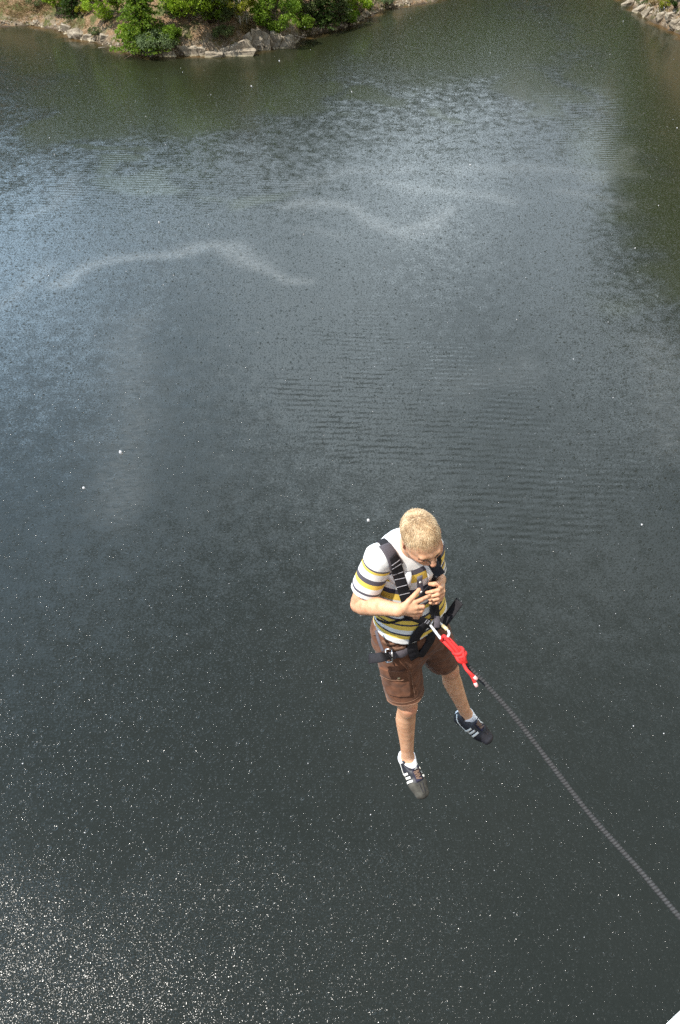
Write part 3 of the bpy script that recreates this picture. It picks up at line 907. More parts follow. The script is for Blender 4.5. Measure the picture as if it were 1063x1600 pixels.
def nets(f, lo, hi, h, prims=None, bs=14):
    """surface nets on the blocks near the surface"""
    lo = np.array(lo, float); hi = np.array(hi, float)
    nb = np.ceil((hi - lo) / (h * bs)).astype(int)
    N = nb * bs + 1
    D = np.full(N, 1.0, np.float32)
    R = h * bs * 0.5 * math.sqrt(3)
    g = np.stack(np.meshgrid(*[np.arange(n) for n in nb], indexing='ij'), -1).reshape(-1, 3)
    cen = lo + (g + 0.5) * bs * h
    dc = f(cen)
    loc = np.stack(np.meshgrid(*[np.arange(bs + 1)] * 3, indexing='ij'), -1).reshape(-1, 3) * h
    for gi, c, d in zip(g, cen, dc):
        i = gi * bs
        sl = tuple(slice(a, a + bs + 1) for a in i)
        if abs(d) > R * 1.25 + 0.012:
            if d < 0: D[sl] = -1.0
            continue
        P = lo + i * h + loc
        if prims is not None:
            nearp = [p for p in prims if p.cut or p(c[None])[0] < R * 1.6 + p.k + 0.03]
            v = f(P, nearp)
        else:
            v = f(P)
        D[sl] = v.reshape((bs + 1,) * 3)
    ins = D < 0
    c8 = [ins[x:N[0] - 1 + x, y:N[1] - 1 + y, z:N[2] - 1 + z] for x in (0, 1) for y in (0, 1) for z in (0, 1)]
    cnt = sum(c.astype(np.int8) for c in c8)
    cells = np.argwhere((cnt > 0) & (cnt < 8))
    idx = np.full(tuple(N - 1), -1, np.int32)
    idx[tuple(cells.T)] = np.arange(len(cells))
    corner = np.array([(x, y, z) for x in (0, 1) for y in (0, 1) for z in (0, 1)])
    val = np.stack([D[tuple((cells + c).T)] for c in corner], 1)
    acc = np.zeros((len(cells), 3)); num = np.zeros(len(cells))
    for a in range(8):
        for b in range(a + 1, 8):
            if abs(corner[a] - corner[b]).sum() != 1: continue
            m_ = (val[:, a] < 0) != (val[:, b] < 0)
            t = val[:, a] / (val[:, a] - val[:, b] + 1e-12)
            p = corner[a] + np.clip(t, 0, 1)[:, None] * (corner[b] - corner[a])
            acc[m_] += p[m_]; num[m_] += 1
    V = lo + (cells + acc / num[:, None]) * h
    F = []
    for ax in range(3):
        o1, o2 = [(1, 2), (2, 0), (0, 1)][ax]
        sl0 = [slice(0, n - 1) for n in N]; sl1 = [slice(0, n - 1) for n in N]
        sl1[ax] = slice(1, N[ax])
        s0, s1 = ins[tuple(sl0)], ins[tuple(sl1)]
        e = np.argwhere(s0 != s1)
        e = e[(e[:, o1] > 0) & (e[:, o2] > 0)]
        if not len(e): continue
        def at_(d1, d2):
            q = e.copy(); q[:, o1] -= d1; q[:, o2] -= d2
            return idx[tuple(q.T)]
        q = np.stack([at_(1, 1), at_(0, 1), at_(0, 0), at_(1, 0)], 1)
        flip = ~s0[tuple(e.T)]
        q[flip] = q[flip][:, ::-1]
        F.append(q)
    F = np.vstack(F)
    F = F[(F >= 0).all(1)]
    return V, F
def mk(prims, extra=None):
    def f(P, act=None):
        d = np.full(len(P), 1.0)
        for p in (prims if act is None else act):
            e = p(P)
            d = -smin(-d, e, p.k) if p.cut else smin(d, e, p.k)
        return extra(P, d) if extra else d
    return f
def grad(f, P, e=0.002):
    P = np.atleast_2d(P)
    g = np.stack([f(P + e * a) - f(P - e * a) for a in np.eye(3)], 1)
    return g / (np.linalg.norm(g, axis=1)[:, None] + 1e-9)
def project(f, P, off=0.0, it=12):
    P = np.atleast_2d(np.array(P, float)).copy()
    for _ in range(it):
        P -= grad(f, P) * ((f(P) - off) * 0.8)[:, None]
    return P
def hit(f, px, py, d0=2.7, d1=4.9):
    """where the sight line meets a surface, in the figure's own coordinates"""
    o = np.array([0, 0, CAM_H]) - ORG; r = ray(px, py)
    t = np.linspace(d0, d1, 900)
    P = o + t[:, None] * r
    v = f(P)
    k = np.argmax(v < 0)
    return P[k] if v[k] < 0 else P[np.argmin(v)]
_fd = rng.normal(size=(40, 3)); _fp = rng.uniform(0, 6.28, 40)
def fold(P, scale, k0=0, n=7):
    s = 0
    for i in range(n):
        v = _fd[(k0 + i) % 40]; v = v / np.linalg.norm(v)
        w = 0.5 * np.sin(P @ _fd[(k0 + i + 11) % 40] * scale * 0.4 + _fp[i])
        s = s + np.sin(P @ v * scale * (0.7 + 0.15 * i) + _fp[(k0 + i) % 40] + 1.5 * w)
    return s / n

# ------------------------------------------------------------------ body prims
def lerp(a, b, t): return a + (b - a) * t
body = []
# torso
body += [Cone(TP(0, TLEN - .09, 0.0), TP(0, TLEN * 0.55, .005), .135, .125, tF, .66, .05),
         Cone(TP(0, TLEN * 0.55, .005), TP(0, .0, 0), .125, .14, tF, .68, .05),
         Cone(TP(0, .02, 0), TP(0, -.06, 0), .14, .12, tF, .72, .04),
         Cone(neck, lerp(neck, h_c, .75), .060, .056, k=.03),
         Cone(TP(0, TLEN - .03, -.01), r_sho, .055, .052, k=.04), Cone(TP(0, TLEN - .03, -.01), l_sho, .055, .052, k=.04)]
def chain(P, R, n=None, k=.02):
    """one limb: finely stepped cones with smoothly varying radius"""
    n = n or 3 * len(P)
    Q = catmull(np.hstack([np.array(P), np.array(R)[:, None]]), n)
    out = [Cone(Q[i][:3], Q[i + 1][:3], Q[i][3], Q[i + 1][3], k=.0015) for i in range(n - 1)]
    out[0].k = k
    return out
def arm(s, e, w, hand_dir):
    side = unit(np.cross(e - s, w - e))
    m = lerp(e, w, .30)
    P_ = [s, lerp(s, e, .5), e, m, lerp(e, w, .68), w]
    return chain(P_, [.052, .0455, .0385, .0435, .034, .0285]) + \
           [Ell(e - unit(lerp(s, w, .5) - e) * .016, [unit(e - s), side, np.cross(unit(e - s), side)], (.024, .026, .024), .02)]
body += arm(r_sho, r_elb, r_wri, None) + arm(l_sho, l_elb, l_wri, None)
def leg(hp, kn, an, fwd):
    ax = unit(an - kn); fwd = unit(fwd - ax * (fwd @ ax)); bk = -fwd
    side = unit(np.cross(ax, fwd)); c = [lerp(kn, an, t_) for t_ in (0, .12, .30, .52, .76, 1)]
    off = [0, .004, .014, .010, .004, 0]; rad = [.050, .0465, .0505, .0435, .036, .0335]
    P_ = [q + bk * o_ for q, o_ in zip(c, off)]
    return chain([hp, lerp(hp, kn, .55)] + P_, [.086, .070] + rad, 26, .03) + \
           [Ell(kn + fwd * .020 + ax * .004, [side, ax, fwd], (.033, .042, .034), .03)] + \
           [Ell(an + side * s_ * .022, [side, ax, fwd], (.014, .02, .016), .012) for s_ in (-1, 1)]
r_fw = cvec(.45, -.35, .8); l_fw = cvec(.55, -.25, .75)
body += leg(r_hip, r_kne, r_ank, r_fw) + leg(l_hip, l_kne, l_ank, l_fw)
# feet (inside the shoes)
r_toe, l_toe = J(659, 1238, 4.20), J(760, 1150, 4.40)
body += [Cone(r_ank, lerp(r_ank, r_toe, .9), .034, .026, k=.02), Cone(l_ank, lerp(l_ank, l_toe, .9), .034, .026, k=.02)]
# hands: palm and five bent fingers each
def finger(pts, r0, r1, k=.004):
    out = []
    n = len(pts) - 1
    for i in range(n):
        ra = r0 + (r1 - r0) * i / n; rb = r0 + (r1 - r0) * (i + 1) / n
        out.append(Cone(pts[i], pts[i + 1], ra, rb, k=k if i == 0 else .003))
    return out
# his right hand
rh = dict(index=[J(647, 942, 3.205), J(659, 937, 3.215), J(667, 933, 3.235), J(672, 930.5, 3.255)],
          middle=[J(650, 949, 3.205), J(661, 948, 3.215), J(660, 953.5, 3.245), J(653, 955, 3.26)],
          ring=[J(649, 955, 3.215), J(658, 955, 3.225), J(657, 960, 3.25), J(650, 961, 3.265)],
          little=[J(645, 960, 3.23), J(653, 961.5, 3.24), J(653, 965, 3.26), J(647, 965.5, 3.275)],
          thumb=[J(631, 948, 3.195), J(639, 939, 3.195), J(648, 930, 3.21), J(655, 921.5, 3.225)])
lh = dict(index=[J(691, 917, 3.345), J(685, 922, 3.305), J(675, 924.5, 3.30), J(667, 926, 3.315)],
          middle=[J(692, 924, 3.345), J(684, 929, 3.305), J(676, 931, 3.31), J(670, 932, 3.33)],
          ring=[J(691, 930.5, 3.35), J(684, 935.5, 3.315), J(677, 937.5, 3.32), J(672, 937, 3.34)],
          little=[J(688, 936, 3.36), J(683, 941.5, 3.33), J(677, 943, 3.335), J(672, 942, 3.35)],
          thumb=[J(689, 910, 3.365), J(684, 912, 3.335), J(678, 913, 3.325), J(672, 912.5, 3.335)])
hands = []
for H_, w in ((rh, r_wri), (lh, l_wri)):
    mc = [H_[n_][0] for n_ in ('index', 'middle', 'ring', 'little')]
    for q, n_ in zip(mc, ('index', 'middle', 'ring', 'little')):
        hands.append(Cone(lerp(w, q, .12), q, .0155, .0118, k=.010))
    for n_, r0, r1 in (('index', .0098, .0074), ('middle', .0100, .0075), ('ring', .0095, .0071), ('little', .0085, .0063), ('thumb', .0130, .0088)):
        hands += finger(H_[n_], r0, r1)
    hands.append(Cone(w, H_['thumb'][0], .021, .015, k=.012))
    hands.append(Cone(H_['thumb'][0], lerp(mc[0], w, .35), .013, .011, k=.008))
body += hands
# head
A = [hL, hU, hF]
head = [Ell(HP(0, .022, -.012), A, (.074, .088, .094), .02),
        Ell(HP(0, -.015, .028), A, (.064, .085, .066), .03),
        Cone(HP(0, -.055, .045), HP(0, -.092, .068), .046, .026, k=.03),
        Cone(HP(-.050, -.045, .010), HP(-.022, -.092, .058), .022, .018, k=.025), Cone(HP(.050, -.045, .010), HP(.022, -.092, .058), .022, .018, k=.025),
        Cone(HP(-.034, .018, .083), HP(.034, .018, .083), .011, .011, k=.015),
        Cone(HP(0, .012, .092), HP(0, -.028, .112), .008, .0115, k=.010), Ell(HP(0, -.030, .112), A, (.013, .010, .013), .006),
        Cone(HP(-.011, -.034, .101), HP(.011, -.034, .101), .007, .007, k=.006),
        Cone(HP(-.040, -.018, .070), HP(-.052, -.020, .050), .018, .016, k=.02), Cone(HP(.040, -.018, .070), HP(.052, -.020, .050), .018, .016, k=.02),
        Ell(HP(-.031, -.002, .083), A, (.017, .010, .012), .006, cut=True), Ell(HP(.031, -.002, .083), A, (.017, .010, .012), .006, cut=True),
        Ell(HP(-.031, -.003, .076), A, (.0135, .0115, .0135), .004), Ell(HP(.031, -.003, .076), A, (.0135, .0115, .0135), .004),
        Cone(HP(-.019, -.060, .093), HP(.019, -.060, .093), .0065, .0065, k=.005), Cone(HP(-.016, -.069, .091), HP(.016, -.069, .091), .0075, .0075, k=.005)]
for s in (-1, 1):
    e = unit(hL * s * .93 - hF * .36); ff = unit(hF * .93 + hL * s * .36)
    head += [Ell(HP(s * .077, -.012, -.012), [e, hU, ff], (.007, .031, .019), .006), Ell(HP(s * .081, -.010, -.009), [e, hU, ff], (.006, .019, .010), .004, cut=True),
             Ell(HP(s * .076, -.036, -.006), [e, hU, ff], (.006, .010, .009), .006)]
body += head
body_f = mk(body)

person = empty('person', ORG, 'blond young man in striped polo and brown shorts hanging in a harness', 'person')
def bounds(prims, pad=.03):
    pts = []
    for p in prims:
        if p.cut: continue
        if isinstance(p, Cone):
            r_ = max(p.ra, p.rb) * max(1, p.f); pts += [p.a - r_, p.a + r_, p.b - r_, p.b + r_]
        else:
            r_ = float(np.max(p.r)) * 1.1; pts += [p.c - r_, p.c + r_]
    pts = np.array(pts)
    return pts.min(0) - pad, pts.max(0) + pad

# ------------------------------------------------------------------ materials for the figure
m = NT('skin')
p = m.obj()
col = m.ramp(m.noise(p, 30, 5, 0.6), [(0.3, (0.54, 0.275, 0.155)), (0.55, (0.67, 0.375, 0.225)), (0.8, (0.73, 0.43, 0.275))])
ruddy = m.attr('ruddy')
m.set(color=m.mix(ruddy, col, (0.52, 0.17, 0.11)), rough=0.5, spec=0.35, sss=0.12)
m.b.inputs['Subsurface Radius'].default_value = (0.012, 0.005, 0.003)
m.b.inputs['Subsurface Scale'].default_value = 0.6
m.bump(m.noise(p, 220, 3), 0.12, 0.001)
SKIN = m.m
STOPS_T = []
def cloth(nt, p, weave=900, amt=0.25):
    nt.bump(nt.math('ADD', nt.noise(p, weave, 2), nt.noise(p, 60, 3)), amt, 0.0012)

GREY, YEL, WHT, NAV = (0.095, 0.085, 0.105), (0.86, 0.60, 0.11), (0.82, 0.81, 0.79), (0.055, 0.050, 0.080)
def stripe_mat(name, stops):
    m = NT(name); p = m.obj()
    t = m.math('ADD', m.attr('stripe'), m.math('MULTIPLY', m.math('SUBTRACT', m.noise(p, 300, 2), 0.5), 0.004))
    col = m.ramp(t, stops, constant=True)
    v = m.ramp(m.noise(p, 120, 4), [(0.3, (0.90, 0.90, 0.90)), (0.7, (1.0, 1.0, 1.0))])
    mul = m.n('ShaderNodeMix', data_type='RGBA', blend_type='MULTIPLY'); mul.inputs[0].default_value = 1
    m.l(col, mul.inputs[6]); m.l(v, mul.inputs[7])
    m.set(color=mul.outputs[2], rough=0.85, spec=0.2, sheen=0.1)
    cloth(m, p)
    return m.m
# distance down the chest in metres * 1.6 (0 at the top of the shoulders)
def seq(items, scale):
    out = []; x = 0.0
    for c, w in items:
        out.append((x * scale, c)); x += w
    return out
TS = 1.5
BODY_STRIPES = seq([(WHT, .026), (GREY, .026), (YEL, .042), (WHT, .040), (NAV, .030), (YEL, .036), (WHT, .034), (GREY, .014), (YEL, .023), (WHT, .040),
                    (NAV, .013), (YEL, .024), (NAV, .010), (YEL, .026), (WHT, .024), (NAV, .011), (YEL, .020), (WHT, .036), (GREY, .05)], TS)
SHIRT = stripe_mat('striped jersey', BODY_STRIPES)
SLEEVE = stripe_mat('striped sleeve', seq([(WHT, .048), (GREY, .009), (YEL, .013), (WHT, .035), (GREY, .026), (YEL, .024), (WHT, .030), (GREY, .014), (WHT, .2)], 3.0))
WHITECLOTH = simple('white cotton', (0.82, 0.82, 0.83), 0.85, 0.06, 150, 0.3, 0.001, spec=0.2)
WEB = simple('black webbing', (0.016, 0.015, 0.018), 0.75, 0.5, 240, 0.5, 0.001, spec=0.25)
WEBSUNLIT = simple('grey sunlit webbing', (0.085, 0.075, 0.085), 0.8, 0.3, 240, 0.5, 0.001, spec=0.25)  # the black webbing again, with sunlight put into its paler colour
THREAD = simple('pale stitching', (0.38, 0.37, 0.40), 0.8, 0.3, 300)
STEEL = simple('dull steel', (0.62, 0.62, 0.62), 0.32, 0.1, 60, metal=0.9)
m = NT('brown cotton twill'); p = m.obj()
n1 = m.noise(p, 22, 5, 0.65)
m.set(color=m.ramp(n1, [(0.3, (0.080, 0.032, 0.016)), (0.7, (0.175, 0.075, 0.040))]), rough=0.9, spec=0.2, sheen=0.1)
m.bump(m.math('ADD', n1, m.noise(p, 500, 2)), 0.3, 0.002)
TWILL = m.m
EDGE = simple('worn brown seam', (0.19, 0.105, 0.068), 0.9, 0.3, 120, spec=0.2)
m = NT('blond hair'); p = m.obj()
n1 = m.math('ADD', m.math('MULTIPLY', m.noise(p, 24, 2, 0.5), .65), m.math('MULTIPLY', m.attr('tone'), .4))
m.set(color=m.ramp(n1, [(0.28, (0.20, 0.105, 0.045)), (0.5, (0.44, 0.285, 0.145)), (0.72, (0.72, 0.55, 0.34))]), rough=0.55, spec=0.35, sheen=0.2)
HAIR = m.m

# ------------------------------------------------------------------ body mesh
lo, hi = bounds(body)
V, F = nets(body_f, lo, hi, .0036, body)
V += 0
g = np.zeros(len(V))
def near(c, r): return np.exp(-(np.linalg.norm(V - c, axis=1) / r) ** 2)
for c, r_, s in [(HP(-.079, -.012, -.012), .022, .8), (HP(0, -.064, .095), .016, .7), (HP(0, -.03, .118), .016, .55), (HP(-.045, -.02, .07), .028, .4), (HP(.045, -.02, .07), .028, .4),
                 (r_kne + unit(r_fw) * .05, .045, .5), (l_kne + unit(l_fw) * .05, .045, .4), (r_elb, .05, .35)] + [(rh[k_][1], .012, .35) for k_ in rh] + [(lh[k_][1], .012, .35) for k_ in lh] \
        + [(rh[k_][3], .010, .4) for k_ in rh] + [(lh[k_][3], .010, .4) for k_ in lh]:
    g = np.maximum(g, s * near(c, r_))
mesh_obj('body', V, F, SKIN, person, attrs={'ruddy': g})

# ------------------------------------------------------------------ hair: cap plus short strands
hairp = [Ell(HP(0, .022, -.012), A, (.0755, .0895, .0965), .02)]
def hair_region(P):
    q = (P - h_c) @ np.array(A).T
    l, u, f_ = q[:, 0], q[:, 1], q[:, 2]
    line = np.interp(f_, [-.12, -.07, -.02, .005, .03, .055, .075, .1], [-.062, -.05, -.008, .006, -.006, .014, .026, .032]) + .004 * np.sin(l * 220) + .003 * np.sin(f_ * 260 + l * 90)
    return line - u                     # negative above the hairline
def hair_extra(P, d):
    d = d - .0016 * fold(P, 60, 3)
    return np.maximum(d, hair_region(P) * .8)
hair_f = mk(hairp, hair_extra)
lo, hi = bounds(hairp, .012)
V, F = nets(hair_f, lo, hi, .003)
hair = mesh_obj('hair', V, F, HAIR, person, attrs={'tone': np.full(len(V), .38)})
r = np.random.default_rng(5)
n = 15000
u = r.normal(size=(n * 2, 3)); u /= np.linalg.norm(u, axis=1)[:, None]
P = h_c + hU * .024 - hF * .014 + (u * np.array([.0745, .0885, .0955])) @ np.array(A)
P = P[hair_region(P) < -.001][:n]
nr = grad(mk(hairp), P)
crown_c = HP(.005, .09, -.05)
dirn = P - crown_c; dirn -= nr * (dirn * nr).sum(1)[:, None]; dirn /= np.linalg.norm(dirn, axis=1)[:, None] + 1e-6
dirn = dirn * 1.0 + nr * .26 + r.normal(0, .09, P.shape) + .12 * np.stack([fold(P, 70, 3), fold(P, 70, 12), fold(P, 70, 22)], 1); dirn /= np.linalg.norm(dirn, axis=1)[:, None]
ln = r.uniform(.008, .020, len(P))[:, None]
w = np.cross(dirn, nr + r.normal(0, .12, P.shape)); w /= np.linalg.norm(w, axis=1)[:, None] + 1e-9
w *= .0008
tip = P + dirn * ln - hU * 0
V = np.stack([P - w, P + w, tip + w * .3 - nr * .001, tip - w * .3 - nr * .001], 1).reshape(-1, 3)
mesh_obj('hair_strands', V, np.arange(len(V)).reshape(-1, 4), HAIR, hair, smooth=False, attrs={'tone': np.repeat(r.uniform(.2, .85, len(P)), 4)})['kind'] = 'stuff'

for s_ in (-1, 1):
    Q = np.array([HP(s_ * x_, .020 + .010 * math.sin((x_ - .012) * 60), .12) for x_ in np.linspace(.013, .045, 8)])
    Q = project(body_f, Q, .0002); v, f = ribbon(Q, grad(body_f, Q), .009, .002); mesh_obj('eyebrow', v, f, HAIR, person)
    Q = np.array([HP(s_ * x_, -.007, .12) for x_ in np.linspace(.020, .043, 8)])
    Q = project(body_f, Q, .0002); v, f = ribbon(Q, grad(body_f, Q), .0035, .0015); mesh_obj('eyelashes', v, f, simple('dark lashes', (.06, .035, .025), .8), person)

# ------------------------------------------------------------------ polo shirt
shirtp = [Cone(TP(0, TLEN - .085, .004), TP(0, TLEN * .52, .008), .158, .150, tF, .70, .05),
          Cone(TP(0, TLEN * .52, .008), TP(0, .105, .008), .150, .166, tF, .74, .05),
          Cone(TP(0, .10, .008), TP(0, .03, .008), .168, .180, tF, .78, .04),
          Cone(TP(0, TLEN - .022, -.008), r_sho, .070, .064, k=.05), Cone(TP(0, TLEN - .022, -.008), l_sho, .070, .064, k=.05),
          Cone(neck - tU * .03, neck + unit(h_c - neck) * .012, .08, .072, k=.03)]
def shirt_disp(P, d):
    u_ = (P - pelv) @ tU
    amp = .0035 + .004 * np.clip(1 - u_ / .35, 0, 1)
    return d - amp * fold(P, 34, 1) - .0022 * fold(P, 75, 17)
rs_end, ls_end = lerp(r_sho, r_elb, .70), lerp(l_sho, l_elb, .60)
r_ax, l_ax = unit(r_elb - r_sho), unit(l_elb - l_sho)
def shirt_extra(P, d):
    d = shirt_disp(P, d)
    l_ = (P - pelv) @ tL; f_ = (P - pelv) @ tF; u_ = (P - pelv) @ tU
    hem = .098 + .008 * np.sin(l_ * 30 + 1) + .012 * np.clip(-f_ / .1, -1, 1)
    cav = np.where(u_ < .16, -(d + .006), -1)
    vent = .0
    d = np.maximum(d, hem - u_)
    return np.maximum(d, cav)
shirt_f = mk(shirtp, shirt_extra)
shirt_solid = mk(shirtp, shirt_disp)
lo, hi = bounds(shirtp, .03)
V, F = nets(shirt_f, lo, hi, .004)
t = (TLEN + .010) - (V - pelv) @ tU
t = t + .006 * fold(V, 16, 5) + .20 * np.maximum(0, -((V - pelv) @ tL) - .02)
shirt = mesh_obj('polo_shirt', V, F, SHIRT, person, attrs={'stripe': np.clip(t * TS, 0, .999)})
def sleeve(s, e, end, ax):
    pr = [Cone(s - ax * .005, lerp(s, end, 1.1), .0655, .066, k=.03)]
    L_ = np.linalg.norm(end - s)
    def ex(P, d):
        d = d - .004 * fold(P, 45, 21) - .002 * fold(P, 90, 8)
        a_ = (P - s) @ ax
        cav = np.where(a_ > L_ - .05, -(d + .005), -1)
        return np.maximum(np.maximum(np.maximum(d, a_ - L_), cav), -.02 - a_)
    f = mk(pr, ex)
    lo, hi = bounds(pr, .025)
    V, F = nets(f, lo, hi, .0035)
    a_ = (V - s) @ ax + .004 * fold(V, 30, 2)
    mesh_obj('sleeve', V, F, SLEEVE, shirt, attrs={'stripe': np.clip((a_ + .02) * 3.0 * (.2 / L_) , 0, .999)})
    return f
r_slv = sleeve(r_sho, r_elb, rs_end, r_ax); l_slv = sleeve(l_sho, l_elb, ls_end, l_ax)

# collar: stand, fold and turned-down leaf with two points
nax = unit(unit(h_c - neck) * .55 + tU * .6)
cF = unit(tF - nax * (tF @ nax)); cL = np.cross(nax, cF)
ncen = neck + tU * .012 + cF * .004
ang = np.linspace(math.radians(18), math.radians(342), 72)      # open at the front
rows = []
for t_, (rad, hgt) in enumerate([(.062, .000), (.064, .030), (.068, .037), (.073, .036), (.083, .018), (.095, -.006), (.107, -.030)]):
    ring = []
    for a_ in ang:
        fr = max(0, math.cos(a_))                                 # front
        ex = (t_ / 6.0) ** 2
        rr = rad + ex * (.004 + .030 * fr ** 2); hh = hgt - .020 * fr - ex * .050 * fr ** 2
        ring.append(ncen + cF * math.cos(a_) * rr + cL * math.sin(a_) * rr * 1.02 + nax * hh)
    rows.append(np.array(ring))
last = rows[-1]
for i_ in (4, 5, 6):
    q = rows[i_]; d = shirt_solid(q); gq = grad(shirt_solid, q)
    off = .011 if i_ < 6 else .006
    need = np.maximum(off - d, 0) if i_ < 6 else (off - d)
    rows[i_] = q + gq * need[:, None]
n_ = len(ang); V = np.vstack(rows); F = []
for a_ in range(len(rows) - 1):
    for b_ in range(n_ - 1):
        F.append((a_ * n_ + b_, a_ * n_ + b_ + 1, (a_ + 1) * n_ + b_ + 1, (a_ + 1) * n_ + b_))
collar = mesh_obj('collar', V, F, WHITECLOTH, shirt)
so = collar.modifiers.new('thickness', 'SOLIDIFY'); so.thickness = .0035; so.offset = 0

# placket with dark facing and buttons
top = project(shirt_solid, TP(.0, TLEN - .055, .12), .001)[0]
pl = [project(shirt_solid, TP(.0, TLEN - .055 - s_, .13), .0005)[0] for s_ in np.linspace(0, .15, 9)]
v, f = ribbon(pl, grad(shirt_solid, pl), .026, .002)
mesh_obj('placket', v, f, simple('grey facing', (.16, .15, .18), .85, .2, 200), shirt)
for k_ in (2, 5):
    c = pl[k_]; nn = grad(shirt_solid, c)[0]
    v, f = tube([c + nn * .002, c + nn * .0055], .0055, 10)
    mesh_obj('button', v, f, simple('pearl button', (.7, .7, .68), .3, .1, 60), shirt)

# ------------------------------------------------------------------ shorts
def thigh(hp, kn, r0, r1, end):
    return [Cone(hp, lerp(hp, kn, end + .05), r0, r1, k=.04)]
shortp = [Cone(TP(0, .13, 0), TP(0, .02, 0), .140, .150, tF, .76, .03), Cone(TP(0, .02, 0), TP(0, -.07, 0), .150, .140, tF, .76, .03)] + thigh(r_hip, r_kne, .104, .092, .84) + thigh(l_hip, l_kne, .104, .088, .72)
r_tax, l_tax = unit(r_kne - r_hip), unit(l_kne - l_hip)
rLen, lLen = np.linalg.norm(r_kne - r_hip) * .83, np.linalg.norm(l_kne - l_hip) * .72
def short_disp(P, d):
    return d - .009 * fold(P, 34, 13) - .0085 * np.abs(fold(P, 58, 4)) - .002 * fold(P, 120, 9)
mid_n = tL
def short_extra(P, d):
    d = short_disp(P, d)
    ra = (P - r_hip) @ r_tax; la = (P - l_hip) @ l_tax
    rd = np.linalg.norm(P - r_hip - ra[:, None] * r_tax, axis=1); ld = np.linalg.norm(P - l_hip - la[:, None] * l_tax, axis=1)
    isr = rd < ld
    e = np.where(isr, ra - rLen, la - lLen)
    cav = np.where(e > -.05, -(d + .007), -1)
    waist = (P - pelv) @ tU - .14
    return np.maximum(np.maximum(np.maximum(d, e), cav), waist)
short_f = mk(shortp, short_extra); short_solid = mk(shortp, short_disp)
lo, hi = bounds(shortp, .03)
V, F = nets(short_f, lo, hi, .004)
shorts = mesh_obj('cargo_shorts', V, F, TWILL, person)

outfit = lambda P: np.minimum(np.minimum(shirt_solid(P), short_solid(P)), np.minimum(r_slv(P), l_slv(P)))
shirt_cut = lambda P: np.maximum(shirt_solid(P), .098 - (P - pelv) @ tU)
worn = lambda P: np.minimum(shirt_cut(P), short_solid(P))

# hems, seams, pocket
def ring_on(f, c, ax, rad, off, n=60):
    a = unit(np.cross(ax, [0.3, .5, .8])); b = np.cross(ax, a)
    th = np.linspace(0, 2 * PI, n, endpoint=False)
    P = c + rad * (np.cos(th)[:, None] * a + np.sin(th)[:, None] * b)
    for _ in range(10):
        g_ = grad(f, P); P = P - g_ * ((f(P) - off) * .8)[:, None]
        P = P - ((P - c) @ ax)[:, None] * ax
    return P
for c_, ax_, L_ in ((r_hip, r_tax, rLen), (l_hip, l_tax, lLen)):
    for dd, rr in ((.006, .0032), (.026, .0016)):
        P = ring_on(short_solid, c_ + ax_ * (L_ - dd), ax_, .09, .0005)
        v, f = tube(P, rr, 6, closed=True)
        mesh_obj('hem', v, f, EDGE, shorts)
def surf_px(f, pts, n=24, off=.001):
    """a path across a worn surface through points seen in the photograph"""
    Q = [hit(f, x, y) for x, y in pts]
    P = catmull(Q, n)
    P = project(f, P, off)
    return P, grad(f, P)
pc = hit(short_solid, 616, 1061); pn = grad(short_solid, pc)[0]
pn = unit(pn + unit(-tL) * .25); pu = unit(-r_tax - pn * (-r_tax @ pn)); pw = np.cross(pu, pn)
pk_box = Box(pc - pu * .035, [pw, pu, pn], (.062, .075, .05), .01)
pk_f = lambda P, act=None: np.maximum(short_solid(P) - .009, pk_box(P))
lo = pc - .14; hi = pc + .14
V, F = nets(pk_f, lo, hi, .0035)
pocket = mesh_obj('cargo_pocket', V, F, TWILL, shorts)
fl_box = Box(pc + pu * .034, [pw, pu, pn], (.066, .026, .05), .01)
fl_f = lambda P, act=None: np.maximum(short_solid(P) - .015, fl_box(P))
V, F = nets(fl_f, lo, hi, .0035)
mesh_obj('pocket_flap', V, F, TWILL, shorts)
for y_ in (.009,):
    P = project(short_solid, [pc + pu * y_ + pw * x_ for x_ in np.linspace(-.064, .064, 24)], .0155)
    v, f = tube(P, .0018, 6); mesh_obj('pocket_seam', v, f, EDGE, shorts)
bc = project(short_solid, pc + pu * .024 + pw * .03, .015)[0]; bn = grad(short_solid, bc)[0]
v, f = tube([bc, bc + bn * .004], .007, 12); mesh_obj('pocket_stud', v, f, simple('brass stud', (.55, .42, .25), .4, .2, 60, metal=.8), shorts)
P, N_ = surf_px(short_solid, [(636, 1040), (642, 1052), (645, 1070), (648, 1084)])
v, f = tube(P, .0022, 6); mesh_obj('leg_seam', v, f, EDGE, shorts)
P, N_ = surf_px(short_solid, [(598, 1001), (608, 1006), (620, 1004)])
v, f = ribbon(P, N_, .016, .004); mesh_obj('pocket_welt', v, f, EDGE, shorts)

